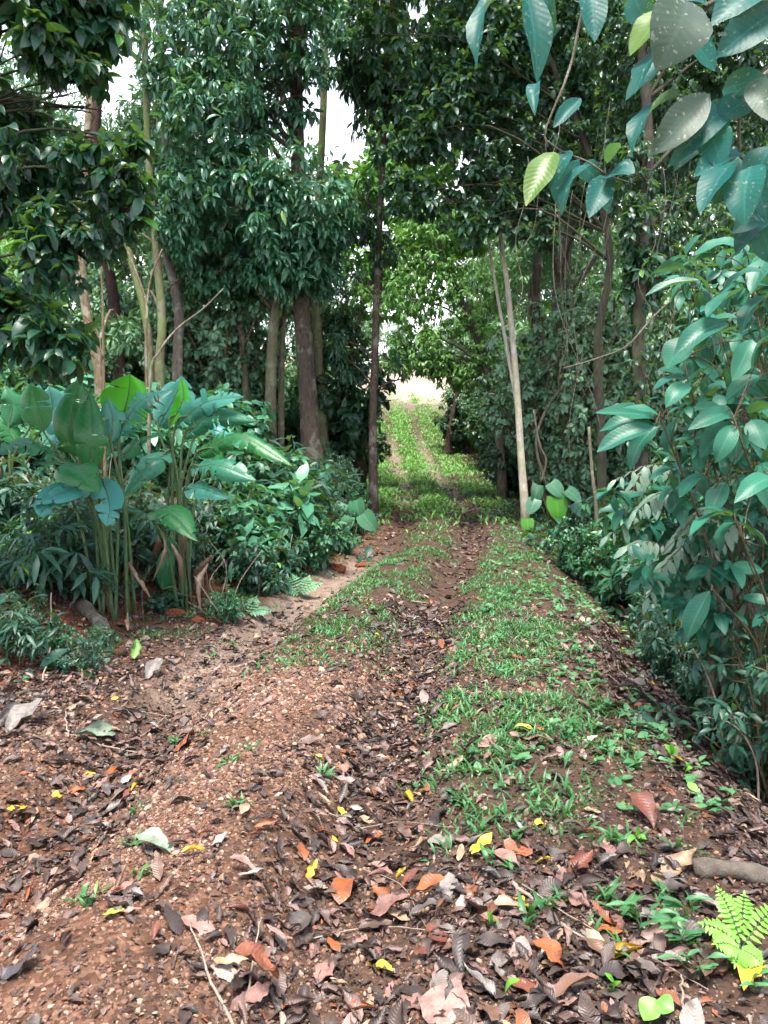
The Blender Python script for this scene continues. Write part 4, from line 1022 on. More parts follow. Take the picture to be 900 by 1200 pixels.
# ------------------------------------------------------------------ hanging vines on the right
VL = 'thin grey vine hanging from the canopy on the right'
for k in range(40):
    px = rng.uniform(600, 815); D = rng.uniform(10.2, 15)
    p0 = at(px, rng.uniform(120, 230), D); L = rng.uniform(2.2, 5.0)
    n = 24; t = np.linspace(0, 1, n)
    P = p0+np.stack([.16*np.sin(t*rng.uniform(4, 12)+rng.uniform(0, 6))*t**.5+rng.normal(0, .55)*t*t, .1*np.sin(t*5+k), -L*t**rng.uniform(.8, 1.3)], -1)
    g = Geo(); g.tube(P, np.full(n, rng.uniform(.003, .0075)), 4, rng.uniform(), .2)
    tag(g.build('hanging_vine', M['vine'], origin=p0, loc=p0), VL, 'vine', 'thin vines hanging from the right canopy')
for lab, pts, D, r in [('pale bare vine slanting down left across the creeper draped trunk', [(800, 340), (765, 372), (735, 405), (700, 420), (660, 432)], 10.5, .012),
                       ('dark slanting vine crossing the gnarled tree', [(660, 452), (640, 480), (628, 520), (640, 570)], 15, .03),
                       ('looped pale vine root beside the foot of the gnarled tree', [(625, 480), (632, 520), (640, 540), (634, 565)], 14.4, .02)]:
    g = Geo(); c = curve([at(a, b, D) for a, b in pts], 18); g.tube(c, np.full(18, r), 6, .5, .2)
    tag(g.build('vine', M['vine'], origin=c[0], loc=c[0]), lab, 'vine')

for k in range(26):
    px = rng.uniform(90, 330); D = rng.uniform(6.6, 9); p = on_ground(px, D); L = rng.uniform(.35, 1.1)
    d = nrm(np.array([rng.normal(0, .5), rng.normal(0, .3), 1])); e = p+d*L
    g = Geo(); c = curve([p, (p+e)/2+rng.normal(0, .05, 3), e+np.array([rng.normal(0, .15), 0, -.06])], 10); g.tube(c, np.linspace(.007, .003, 10), 5, rng.uniform(), .1)
    tag(g.build('dry_stem', M['twig'] if k % 2 else M['twig_dark'], origin=p, loc=p), 'dry bare stem standing among the left bank plants', 'stem', 'dry stems on the left bank')
# ------------------------------------------------------------------ gravel
def ico(level_jit, seed):
    rg = np.random.default_rng(seed); t = (1+5**.5)/2
    v = np.array([[-1, t, 0], [1, t, 0], [-1, -t, 0], [1, -t, 0], [0, -1, t], [0, 1, t], [0, -1, -t], [0, 1, -t], [t, 0, -1], [t, 0, 1], [-t, 0, -1], [-t, 0, 1]])
    v = nrm(v)*(1+rg.uniform(-level_jit, level_jit, (12, 1)))
    f = [[0, 11, 5], [0, 5, 1], [0, 1, 7], [0, 7, 10], [0, 10, 11], [1, 5, 9], [5, 11, 4], [11, 10, 2], [10, 7, 6], [7, 1, 8], [3, 9, 4], [3, 4, 2], [3, 2, 6], [3, 6, 8], [3, 8, 9], [4, 9, 5], [2, 4, 11], [6, 2, 10], [8, 6, 7], [9, 8, 1]]
    return v, np.zeros((0, 4), np.int64), np.array(f), np.zeros((12, 3))
def lay(g, tpls, x, y, S, rnd, lift=0.0, tilt=.2, flat=None):
    n = len(x)
    if n == 0: return
    N = nrm(normal_at(x, y)+tilt*rng.normal(size=(n, 3)))
    a = rng.uniform(0, 6.28, n); h = np.stack([np.cos(a), np.sin(a), 0*a], -1)
    Y = nrm(h-np.sum(h*N, -1, keepdims=True)*N); X = np.cross(Y, N)
    P = np.stack([x, y, height(x, y)+lift], -1)
    if np.ndim(S) == 1: S = np.stack([S, S, S], -1)
    k = rng.integers(0, len(tpls), n)
    for i, t in enumerate(tpls):
        m = k == i; g.scatter(t, P[m], X[m], Y[m], N[m], S[m], rnd[m])
def f_grav(x, y):
    d = x-xc(y)
    r = np.exp(-((d+.05)/.55)**2)*(1-sstep(4.6, 6.2, y))
    lo = np.exp(-((d+1.25)/.45)**2)*(1-sstep(3.2, 5.5, y))*.55
    base = .16*(1-sstep(5, 10, y))*(np.abs(d) < 2.2)
    rr = .22*np.exp(-((d-1.0)/.5)**2)*(1-sstep(2.4, 3.2, y))
    return in_view(x, y)*np.clip(r+lo+base+rr, 0, 1)*(.25+.75*sstep(.3, .55, fbm2(x, y, 2.2, 3, 12.)))
g = Geo(); x, y = scatter_ground(300000, (-4, 2.2), (1.75, 8), lambda x, y: f_grav(x, y)*np.clip(2.6/y, 0, 1)**1.2)
s = .0034+.0095*rng.uniform(0, 1, len(x))**2.6+.007*(rng.uniform(0, 1, len(x)) < .03)*rng.uniform(.3, 1.8, len(x))
s *= np.clip(y/3.4, .75, 1.6)
S3 = np.stack([s*rng.uniform(.8, 1.4, len(x)), s*rng.uniform(.8, 1.4, len(x)), s*rng.uniform(.55, 1, len(x))], -1)
lay(g, [ico(.22, k) for k in range(6)], x, y, S3, rng.uniform(0, 1, len(x)), .001, .6)
tag(g.build('gravel', M['pebble'], smooth=False), 'reddish gravel on the ridge of the track', None, None, 'stuff')

# ------------------------------------------------------------------ leaf litter
DEAD = [leaf_tpl(8, 2, rng.uniform(.34, .55), rng.uniform(-.15, .35), rng.uniform(-.6, 1.2), peak=rng.uniform(.42, .55), tip=.85,
                 wave=rng.uniform(.06, .16), curl=rng.choice([0, 0, .9, 1.5, 2.2]), twist=rng.uniform(-.9, .9), seed=k, rag=(0, .35, .7)[k % 3]) for k in range(24)]
DEADS = [leaf_tpl(3, 1, rng.uniform(.36, .55), rng.uniform(-.3, .6), rng.uniform(-.8, 1.2), wave=rng.uniform(.05, .15), seed=k) for k in range(8)]
def f_lit(x, y):
    d = x-xc(y)
    rid = np.exp(-((d+.05)/.45)**2)*(1-sstep(4.6, 6.2, y))
    verge = sstep(.85, 1.1, d)*(1-sstep(1.8, 2.2, d))*sstep(2.6, 3.2, y)
    mid = np.exp(-(d/.4)**2)*sstep(5, 6, y)
    rr = np.exp(-((d-.62)/.35)**2)*.9+np.exp(-((d-1.2)/.5)**2)*(1-sstep(2.5, 3.1, y))
    slope = sstep(1.9, 2.4, d)*.8
    lrut = np.exp(-((d+.75)/.35)**2)*(.35-.32*sstep(4, 5, y)*(1-sstep(9, 12, y)))+.45*sstep(1.0, 1.5, -d)
    b = .22+rr+slope+lrut-.1*rid
    return in_view(x, y)*np.clip(b*(1-.6*rid)*(1-.5*verge)*(1-.6*mid), 0.03, 1)*(.35+.65*sstep(.3, .6, fbm2(x, y, 1.6, 3, 21.)))*(1-sstep(30, 36, y))
g = Geo()
x, y = scatter_ground(80000, (-5, 4.5), (1.8, 7.5), f_lit)
s = .018+.095*rng.uniform(0, 1, len(x))**1.7*np.where(rng.uniform(0, 1, len(x)) < .15, 1.35, 1)
lay(g, DEAD, x, y, s, np.clip(rng.uniform(0, 1, len(x))**1.15, 0, .999), .004+rng.uniform(0, .014, len(x)), .28)
x, y = scatter_ground(26000, (-9, 9), (7.2, 15), f_lit)
lay(g, DEADS, x, y, rng.uniform(.05, .12, len(x)), rng.uniform(0, .97, len(x)), .006, .3)
x, y = scatter_ground(16000, (-12, 12), (14, 34), f_lit)
lay(g, DEADS, x, y, rng.uniform(.09, .19, len(x)), rng.uniform(0, .97, len(x)), .008, .3)
# crumbs: leaf fragments and bits
x, y = scatter_ground(80000, (-4, 3), (1.8, 6.5), lambda x, y: np.clip(f_lit(x, y)+.25, 0, 1)*in_view(x, y))
lay(g, DEADS, x, y, rng.uniform(.008, .03, len(x)), rng.uniform(0, .97, len(x)), .003+rng.uniform(0, .006, len(x)), .45)
tag(g.build('leaf_litter', M['litter']), 'carpet of small dead leaves', None, None, 'stuff')
# twiglets
g = Geo()
x, y = scatter_ground(2600, (-5, 5), (1.9, 9), f_lit)
for a, b, z in zip(x, y, height(x, y)):
    L = rng.uniform(.03, .13); th = rng.uniform(0, 6.28)
    q = np.array([a, b, z+.006]); e = q+np.array([math.cos(th)*L, math.sin(th)*L, rng.uniform(-.004, .02)])
    g.tube([q, (q+e)/2+rng.normal(0, .006, 3)*[1, 1, .3], e], [.0016, .0014, .0008], 4, rng.uniform(), 0, False)
tag(g.build('twig_litter', M['twig_dark']), 'scattered bits of twig', None, None, 'stuff')

# ------------------------------------------------------------------ grass and herbs
BLADE = leaf_tpl(2, 1, .11, .3, 1.3, peak=.3)
BLADEW = leaf_tpl(3, 1, .2, .3, 1.0, peak=.35)
def grass(g, x, y, K, L, tpl, up=1.0, spread=.03):
    n = len(x)
    if n == 0: return
    X0 = np.repeat(x, K)+rng.normal(0, spread, n*K); Y0 = np.repeat(y, K)+rng.normal(0, spread, n*K)
    P = np.stack([X0, Y0, height(X0, Y0)-.004], -1)
    d = rand_dirs(n*K); d[:, 2] = 0; d = nrm(d)
    Y = nrm(d*rng.uniform(.25, 1.1, (n*K, 1))+np.array([0, 0, up]))
    A, B, C = frames(Y, np.array([0, 0, 1.0])-d*.6, rng.normal(0, .4, n*K))
    g.scatter(tpl, P, A, B, C, L*rng.uniform(.35, 1.35, n*K)*np.repeat(rng.uniform(.7, 1.2, n), K), np.clip(np.repeat(rng.uniform(-.1, .85, n), K)+rng.uniform(-.1, .25, n*K), 0, .999))
def f_verge(x, y):
    d = x-xc(y)
    m = sstep(.80, 1.15, d+.35*(fbm2(x, y, 2.5, 2, 3.)-.5))*(1-sstep(1.6, 2.15, d))*sstep(2.75, 3.4, y)*(1-sstep(7.0, 11, y)*.6)
    return in_view(x, y)*m*(.10+.90*sstep(.44, .60, fbm2(x, y, 2.4, 4, 31.)))
def f_mid(x, y):
    d = x-xc(y)
    m = np.exp(-(d/.42)**4)*sstep(4.9, 5.7, y)*(1-.4*sstep(7.5, 9.5, y))
    left = np.exp(-((d+1.45)/.3)**2)*sstep(5.5, 7, y)*.7
    return in_view(x, y)*np.clip(m+left, 0, 1)*(.1+.9*sstep(.40, .56, fbm2(x, y, 2.4, 4, 41.)))*(1-sstep(26, 30, y))
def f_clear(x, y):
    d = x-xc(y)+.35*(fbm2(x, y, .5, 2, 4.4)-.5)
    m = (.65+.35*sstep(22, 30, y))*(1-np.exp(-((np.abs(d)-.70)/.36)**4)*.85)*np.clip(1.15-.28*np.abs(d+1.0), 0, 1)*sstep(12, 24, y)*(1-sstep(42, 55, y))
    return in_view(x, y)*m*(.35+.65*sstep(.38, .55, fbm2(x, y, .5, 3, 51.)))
g = Geo()
x, y = scatter_ground(11000, (.0, 4.5), (2.6, 14), f_verge); grass(g, x, y, 12, .058, BLADEW, .75, .05)
x, y = scatter_ground(2600, (.0, 4.5), (2.6, 12), f_verge); grass(g, x, y, 7, .10, BLADE, 1.0, .03)
x, y = scatter_ground(6500, (-3, 3), (4.9, 11), f_mid); grass(g, x, y, 12, .06, BLADEW, .8, .05)
x, y = scatter_ground(9000, (-3, 4), (10, 28), f_mid); grass(g, x, y, 10, .085, BLADEW, .8, .08)
for px, py in [(95, 1055), (165, 1025), (155, 985), (205, 870), (170, 945), (235, 862), (262, 895), (285, 945), (105, 1050), (375, 905), (300, 880), (655, 1060), (700, 1055), (735, 1075), (780, 1085), (790, 1060), (690, 1100), (620, 1075), (560, 980), (545, 950), (600, 985), (655, 955), (595, 1010), (812, 1100), (800, 1000), (720, 990)]:
    p = ground_at(px, py); n = 3; grass(g, p[0]+rng.normal(0, .025, n), p[1]+rng.normal(0, .025, n), 6, .06 if px < 400 else .09, BLADEW, .8, .012)
tag(g.build('grass', M['grass']), 'short broad bladed grass on the verge and the middle of the track', None, None, 'stuff')
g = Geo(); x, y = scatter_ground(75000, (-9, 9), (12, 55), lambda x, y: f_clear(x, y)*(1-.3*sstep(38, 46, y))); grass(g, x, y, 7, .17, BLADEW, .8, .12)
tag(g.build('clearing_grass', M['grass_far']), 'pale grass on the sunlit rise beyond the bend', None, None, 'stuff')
# small broad herbs between the grass
def f_herb(x, y):
    d = x-xc(y)
    m = sstep(.9, 1.3, d)*(1-sstep(2.0, 2.7, d))*sstep(2.9, 3.6, y)*.7+sstep(.9, 1.4, d)*(1-sstep(2.6, 3.4, d))*sstep(7.5, 10, y)
    l = sstep(1.2, 1.7, -d)*(1-sstep(2.6, 3.4, -d))*sstep(4.6, 5.6, y)*.45
    return in_view(x, y)*np.clip(m+l, 0, 1)*sstep(.38, .6, fbm2(x, y, 1.5, 3, 61.))*(1-sstep(20, 26, y))
g = Geo(); x, y = scatter_ground(15000, (-7, 7), (2.8, 24), f_herb)
P = np.stack([x, y, height(x, y)+rng.uniform(.015, .07, len(x))], -1)
rosettes(g, P, nrm(np.array([0, 0, 1.0])+.35*rand_dirs(len(x))), 5, leaf_tpl(3, 1, .6, .2, .5), .05, .1, 1.0, var=.5)
tag(g.build('ground_cover', M['herb']), 'small round leaved herbs creeping over the verge', None, None, 'stuff')

# ------------------------------------------------------------------ fallen leaves one can count
CLR = {'pink': (.25, .135, .115), 'palepink': (.31, .19, .165), 'tan': (.33, .225, .14), 'orange': (.30, .085, .024), 'redbrown': (.15, .045, .028), 'brown': (.13, .072, .05), 'dark': (.035, .028, .028),
       'blue': (.035, .037, .05), 'grey': (.20, .185, .175), 'palegrey': (.21, .195, .18), 'darkgrey': (.085, .075, .07), 'yellow': (.58, .36, .02), 'lime': (.42, .52, .06), 'green': (.10, .30, .03),
       'greygreen': (.16, .22, .16), 'rust': (.33, .11, .06)}
dead_me = []
for t in DEAD:
    q = Geo(); q.scatter(t, np.zeros((1, 3)), np.array([[1., 0, 0]]), np.array([[0, 1., 0]]), np.array([[0, 0, 1.]]), [1], [.5]); dead_me.append(q.mesh('fallen_leaf', M['dead']))
FLATK = [i for i, t in enumerate(DEAD) if np.ptp(t[0][:, 2]) < .22] or [0]
CURLK = [i for i in range(len(DEAD)) if i not in FLATK] or [1]
from mathutils import Matrix
def put_leaf(p, dirv, L, col, label, group=None, curled=False, tilt=.12, lift=.012, wid=1.0, name='fallen_leaf', tip_up=0.0):
    k = int(rng.choice(CURLK if curled else FLATK)); o = link(name, dead_me[k])
    N = nrm(normal_at(np.array([p[0]]), np.array([p[1]]))[0]+tilt*rng.normal(size=3))
    Y = nrm(dirv-np.dot(dirv, N)*N+N*tip_up); X = nrm(np.cross(Y, N)); Z = np.cross(X, Y)
    m = Matrix(((X[0]*L*wid, Y[0]*L, Z[0]*L, 0), (X[1]*L*wid, Y[1]*L, Z[1]*L, 0), (X[2]*L*wid, Y[2]*L, Z[2]*L, 0), (0, 0, 0, 1)))
    mn = float((dead_me_v[k] @ np.array([X[2]*wid, Y[2], Z[2]])*L).min())
    q = np.array(p, float); q[2] = float(height(q[0], q[1]))-mn*.75+lift
    m.translation = tuple(q); o.matrix_world = m
    c = np.array(CLR[col])*rng.uniform(.8, 1.2); o.color = (*[float(v) for v in c], 1)
    return tag(o, label, 'fallen leaf', group)
dead_me_v = [t[0] for t in DEAD]
HL = [  # base px, tip px, colour, curled, label
    (480, 1072, 415, 1082, 'pink', 0, 'large pinkish brown ribbed leaf lying above the long thin twig'), (522, 1052, 478, 1068, 'orange', 1, 'curled orange brown leaf just right of the large pinkish ribbed leaf'),
    (436, 1046, 464, 1066, 'orange', 1, 'small orange leaf just above the large pinkish ribbed leaf'), (515, 1062, 484, 1092, 'darkgrey', 0, 'dark grey leaf tucked under the curled orange brown leaf'),
    (505, 1114, 553, 1120, 'palepink', 0, 'pale pinkish tan leaf just below the long thin twig'), (550, 1006, 579, 996, 'yellow', 0, 'bright yellow leaf at the lower edge of the verge grass'),
    (500, 988, 532, 992, 'palegrey', 0, 'pale grey leaf left of the bright yellow leaf'), (578, 1002, 606, 1020, 'pink', 1, 'rolled pinkish leaf right of the bright yellow leaf'), (590, 992, 622, 1006, 'rust', 1, 'rust coloured leaf lying in the lower verge grass'),
    (624, 1126, 668, 1140, 'orange', 1, 'curled orange and yellow leaf right of the end of the long twig'), (714, 1134, 752, 1112, 'yellow', 1, 'crumpled yellow leaf left of the fern'), (764, 1040, 816, 1012, 'tan', 0, 'large spotted tan leaf standing out right of the verge'),
    (838, 1105, 828, 1162, 'brown', 0, 'large brown leaf lying under the fern fronds'), (888, 1138, 872, 1168, 'yellow', 1, 'narrow yellow leaf strip below the fern'), (830, 1120, 845, 1105, 'orange', 1, 'orange leaf peeping out under the fern'),
    (312, 1098, 340, 1122, 'palepink', 0, 'oval pink leaf in the middle foreground'), (362, 1078, 322, 1108, 'darkgrey', 0, 'broad dark grey leaf behind the oval pink leaf'), (250, 1136, 288, 1142, 'tan', 0, 'yellowish grey oval leaf between the two bare sticks'),
    (275, 1160, 338, 1172, 'rust', 1, 'long reddish brown rolled leaf at the lower edge crossing the pale stick'), (388, 1128, 372, 1160, 'pink', 0, 'brownish pink oval leaf pointing down, left of the track middle'), (212, 1086, 250, 1096, 'pink', 0, 'ribbed pinkish leaf at the top of the grey stick'),
    (412, 1035, 398, 1062, 'orange', 1, 'bright orange leaf standing on edge in the foreground'), (120, 1082, 145, 1068, 'lime', 0, 'yellow green leaf on the gravel ridge'), (138, 1075, 165, 1072, 'palepink', 0, 'pale pink leaf touching the yellow green leaf'),
    (0, 1152, 52, 1130, 'blue', 1, 'blackish curled leaf at the left edge'), (605, 868, 646, 878, 'pink', 0, 'pinkish brown leaf lying on the verge grass'), (742, 946, 766, 974, 'redbrown', 1, 'dark red leaf standing upright on the embankment edge'),
    (505, 1165, 540, 1205, 'palepink', 1, 'large pale pink rolled leaf at the bottom edge'), (470, 1172, 505, 1190, 'pink', 0, 'crumpled pinkish leaf beside the rolled pink leaf at the bottom edge'), (405, 1192, 440, 1186, 'orange', 1, 'orange leaf at the bottom edge of the picture'),
    (870, 1125, 905, 1145, 'tan', 0, 'tan leaf at the right edge below the fern'), (112, 962, 150, 942, 'darkgrey', 0, 'long dark grey leaf in the left wheel rut'), (160, 995, 205, 1000, 'greygreen', 1, 'grey green leaf strip on the gravel ridge'),
    (212, 1006, 240, 1002, 'yellow', 1, 'narrow yellow brown leaf on the gravel ridge'), (372, 925, 384, 940, 'palegrey', 0, 'pale grey leaf in the right wheel rut'), (394, 918, 412, 928, 'palegrey', 0, 'pale grey leaf beside its twin in the right wheel rut'),
    (396, 952, 406, 964, 'yellow', 0, 'small round yellow leaf in the right wheel rut'), (428, 992, 452, 984, 'orange', 1, 'small orange leaf in the right wheel rut'), (474, 934, 486, 946, 'yellow', 1, 'small yellow leaf beside the verge grass'), (360, 1036, 368, 1018, 'yellow', 0, 'small yellow leaf standing in the middle foreground'),
    (362, 1060, 376, 1040, 'palegrey', 0, 'round pale grey leaf in the middle foreground'), (270, 1018, 300, 1030, 'pink', 1, 'crumpled mauve leaf on the right flank of the gravel ridge'), (278, 1030, 310, 1036, 'palegrey', 0, 'narrow whitish leaf below the crumpled mauve leaf'), (8, 956, 32, 952, 'yellow', 0, 'yellow leaf at the left edge beyond the gravel'),
    (60, 940, 74, 938, 'yellow', 1, 'small yellow leaf on the left of the track'), (128, 918, 142, 905, 'orange', 1, 'small bright orange leaf in the left wheel rut'), (150, 912, 164, 908, 'rust', 1, 'reddish leaf in the left wheel rut'), (216, 872, 224, 884, 'orange', 0, 'bright orange leaf high on the gravel ridge'),
    (690, 1070, 668, 1050, 'pink', 1, 'rolled pinkish leaf in the dark litter below the verge'), (665, 1030, 692, 1010, 'redbrown', 1, 'dark mauve leaf below the embankment grass'), (640, 1055, 662, 1068, 'pink', 0, 'pinkish leaf in the dark litter below the verge'), (720, 1010, 704, 992, 'pink', 1, 'mauve leaf leaning at the foot of the verge grass'),
    (700, 1150, 740, 1146, 'dark', 1, 'dark purplish rolled leaf below the crumpled yellow leaf'), (760, 1160, 735, 1140, 'darkgrey', 0, 'dark grey leaf left of the large brown leaf'), (678, 1110, 712, 1125, 'brown', 1, 'large crumpled brown leaf left of the crumpled yellow leaf'), (650, 1175, 700, 1160, 'brown', 1, 'wide brown curled leaf at the lower edge right of centre'),
    (800, 1190, 770, 1170, 'rust', 0, 'reddish leaf at the bottom edge right of the heart leaf'), (640, 838, 658, 832, 'palegrey', 0, 'whitish leaf on the verge grass'), (612, 852, 638, 858, 'orange', 1, 'yellow orange leaf on the verge above the pinkish brown leaf'), (560, 880, 580, 872, 'palepink', 0, 'pale leaf at the left edge of the verge grass'),
]
for bx, by, tx, ty, c, cu, lab in HL:
    a = ground_at(bx, by); b = ground_at(tx, ty); L = float(np.linalg.norm(b-a))
    L = min(L, .26)*1.08
    put_leaf(a, nrm(b-a), L, c, lab, None, bool(cu), .15, .014, 1.05 if not cu else 1.2)
zones = [('on the gravel ridge', 26, lambda: (rng.uniform(90, 330), rng.uniform(860, 1190))), ('in the right wheel rut', 60, lambda: (rng.uniform(330, 505), rng.uniform(860, 1195))), ('in the dark litter at the lower right', 55, lambda: (rng.uniform(520, 895), rng.uniform(1010, 1195))),
         ('on the left side of the track', 36, lambda: (rng.uniform(0, 210), rng.uniform(840, 1060))), ('on the verge grass', 22, lambda: (rng.uniform(530, 790), rng.uniform(800, 1000))), ('further up the right wheel rut', 22, lambda: (rng.uniform(420, 500), rng.uniform(740, 860)))]
cols = [('brown', 'brown', 5), ('dark', 'blackish', 6), ('pink', 'pinkish brown', 4), ('grey', 'grey', 3), ('palegrey', 'whitish', 1), ('orange', 'orange brown', 1), ('redbrown', 'dark red', 2), ('darkgrey', 'dark grey', 3), ('tan', 'tan', 1)]
cw = np.array([c[2] for c in cols], float); cw /= cw.sum()
for zn, n, f in zones:
    for k in range(n):
        p = ground_at(*f()); a = rng.uniform(0, 6.28); c = cols[rng.choice(len(cols), p=cw)]; cu = rng.uniform() < .5
        put_leaf(p, np.array([math.cos(a), math.sin(a), 0]), rng.uniform(.055, .12)*(1.3 if 'lower right' in zn else 1), c[0], f"small {c[1]} {'curled' if cu else 'flat'} dead leaf {zn}", f"{c[1]} {'curled' if cu else 'flat'} dead leaves {zn}", cu, .2, .012)
# large grey leaf remains on the left
for a, b, c, lab, w in [((58, 842), (-30, 872), 'palegrey', 'large limp pale grey dead leaf draped at the left edge', 1.2), ((30, 838), (-10, 860), 'grey', 'torn grey leaf folded beside the large limp pale leaf', 1.3), ((108, 775), (68, 796), 'greygreen', 'broken pale green leaf blade below the left bank', 1.3),
                        ((150, 742), (168, 718), 'tan', 'curled pale tan leaf sheath standing on the left bank foot', 1.3), ((158, 775), (152, 748), 'green', 'small bright green upright leaf blade on the left bank foot', 1.5), ((135, 862), (82, 868), 'greygreen', 'pale blue green leaf beside the bent pale twig on the left', 1.1),
                        ((132, 702), (112, 704), 'lime', 'yellow green leaf lying under the broad bladed plants', 1.2), ((190, 788), (170, 800), 'palegrey', 'whitish leaf scrap on the left wheel rut', 1.0)]:
    p, q = ground_at(*a), ground_at(*b)
    put_leaf(p, nrm(q-p), min(.17 if 'upright' in lab or 'sheath' in lab else .34, float(np.linalg.norm(q-p))), c, lab, None, True, .25, .02, w, tip_up=.8 if 'upright' in lab or 'standing' in lab else .1)

# ------------------------------------------------------------------ sticks
def stick(label, pts, r, mat='twig', lift=.012, name='fallen_stick', cat='stick', heights=None, taper=.5, jit=.12):
    P = np.array([ground_at(*p) for p in pts]); P[:, 2] += lift
    if heights: P[:, 2] += np.array(heights)
    c = curve(P, 16); gh = height(c[:, 0], c[:, 1])+r*.6
    if not heights: c[:, 2] = np.maximum(c[:, 2], gh)
    c[:, :2] += rng.normal(0, r*.5, (16, 2))
    g = Geo(); g.tube(c, np.linspace(r, r*taper, 16), 7, rng.uniform(), jit)
    return tag(g.build(name, M[mat], origin=c[0], loc=c[0]), label, cat)
stick('pale straight stick at the bottom edge leaning up between two leaves', [(285, 1205), (294, 1150), (306, 1098)], .0045, heights=[0, .02, .05])
stick('greyish bent stick left of the pale straight stick', [(272, 1205), (244, 1150), (224, 1092)], .005, 'twig', heights=[0, .015, .02])
stick('long thin pale twig lying across the track in the foreground', [(365, 1104), (440, 1090), (520, 1096), (618, 1112)], .0028)
stick('thin twig meeting the verge grass from the right wheel rut', [(422, 974), (470, 966), (520, 972), (550, 974)], .0026)
stick('thin curved twig crossing the large pinkish leaf', [(425, 1022), (470, 1050), (500, 1092)], .002, heights=[0, .03, 0])
stick('dark curved root like stick right of the long thin twig', [(572, 1020), (576, 1052), (556, 1078), (518, 1108)], .005, 'twig_dark')
stick('pale broken stick below the verge grass', [(600, 1038), (630, 1062), (664, 1092)], .0075)
stick('thick grey stick at the bottom edge right of centre', [(658, 1160), (672, 1180), (690, 1208)], .011, 'bark_grey')
stick('pale bent twig on the left with an upright stub', [(76, 862), (120, 876), (172, 886)], .006)
stick('short upright stub of the pale bent twig on the left', [(80, 866), (77, 846)], .006, heights=[0, .05])
stick('thin arched twig on the left wheel rut', [(125, 880), (170, 862), (198, 838)], .004)
stick('fine branching twig above the bent pale twig', [(132, 832), (165, 836), (200, 842)], .004)
stick('dark crooked stick at the left edge on the red soil', [(20, 815), (62, 806), (92, 790)], .012, 'twig_dark')
stick('thin curved stem rising from the red soil at the left', [(50, 800), (60, 770), (62, 740)], .006, 'twig', heights=[0, .1, .3])
stick('thin pole lying across the track near the white barked tree', [(508, 600), (550, 600), (592, 600)], .016)
stick('pale stick at the foot of the white barked tree', [(570, 604), (600, 612), (622, 618)], .018)
stick('pale fallen stick in the grass at the track middle', [(482, 706), (500, 708)], .012)
stick('reddish stick sloping down the right embankment', [(690, 748), (720, 780), (745, 806)], .008, 'twig')
stick('pale twig sloping down the right embankment', [(705, 785), (728, 806)], .005, 'twig')
stick('long thin stick on the dark litter slope', [(735, 830), (790, 880), (850, 930)], .006, 'twig_dark')
stick('brown forked stick in the dark litter at the lower right', [(640, 1080), (700, 1110), (760, 1135)], .0045, 'twig')
stick('thin dry stalk in the litter at the lower right', [(612, 1040), (680, 1085), (770, 1130), (830, 1165)], .003, 'twig')
stick('straight thin twig left of the fern', [(720, 1130), (728, 1080), (790, 1045)], .002, 'twig')
stick('short upright dry stub near the bottom edge right of centre', [(800, 1198), (798, 1178)], .005, heights=[0, .08])
stick('small dark twig on the gravel', [(202, 1140), (212, 1108)], .004, 'twig_dark')
stick('long curved pale twig in the right wheel rut', [(385, 956), (410, 966), (432, 978)], .003)
for lab, pts, D, r in [('pale dry stem leaning out of the hollow on the right', [(852, 878), (842, 835), (828, 790), (812, 760)], 4.6, .008), ('thin dry stem beside the leaning pale stem in the hollow', [(858, 880), (848, 845), (832, 815)], 4.7, .005),
                       ('grey crooked twig over the lower right undergrowth', [(890, 930), (885, 890), (860, 850), (815, 838)], 4.3, .007)]:
    c = curve([at(a, b, D) for a, b in pts], 16); c[0, 2] = float(height(c[0, 0], c[0, 1]))-.03; c = curve(c[[0, 5, 10, 15]], 16)
    g = Geo(); g.tube(c, np.linspace(r, r*.5, 16), 7, .6, .1); tag(g.build('dry_stem', M['twig'], origin=c[0], loc=c[0]), lab, 'stick')
# logs
for lab, a, b, r, mt in [('dark grey fallen log piece on the left bank below the broad bladed plants', (95, 712), (128, 750), .06, 'bark_grey'), ('mossy fallen log under the broad bladed plants', (150, 690), (188, 672), .07, 'bark_moss'),
                         ('smooth dark grey log half buried at the right edge', (812, 1022), (915, 1038), .035, 'bark_grey')]:
    p, q = ground_at(*a), ground_at(*b); n = nrm(q-p)
    c = curve([p, (p+q)/2+np.array([0, 0, .02]), q], 12); c[:, 2] = np.maximum(c[:, 2], height(c[:, 0], c[:, 1]))+r*.4
    g = Geo(); g.tube(c, r*(1+.15*np.sin(np.arange(12))), 12, .4, .15); tag(g.build('fallen_log', M[mt], origin=c[0], loc=c[0]), lab, 'log')
# lumps of red earth
def lump(label, px, py, r, k, name='earth_clod', mat='ground'):
    p = ground_at(px, py); g = Geo()
    u = np.linspace(0, 2*math.pi, 22, endpoint=False); v = np.linspace(.02, math.pi-.02, 12); U, Vv = np.meshgrid(u, v)
    S = np.stack([np.cos(U)*np.sin(Vv), np.sin(U)*np.sin(Vv), np.cos(Vv)], -1)
    S = S*(1+.7*(fbm(S*1.6+k*7.1, 4)-.5))[..., None]*np.array([1, .8, .55])*r
    i = np.arange(22*12).reshape(12, 22); Q = np.stack([i[:-1], i[1:], np.roll(i[1:], -1, 1), np.roll(i[:-1], -1, 1)], -1).reshape(-1, 4)
    L = np.zeros((22*12, 3)); L[:, 1] = 1.2
    g.add(S.reshape(-1, 3), Q, None, L)
    return tag(g.build(name, M[mat], loc=p+np.array([0, 0, r*.1])), label, 'clod of earth')
lump('bright red earth clod on the left bank edge, left one', 206, 722, .11, 1); lump('bright red earth clod right beside the larger one on the left bank edge', 232, 728, .07, 2)
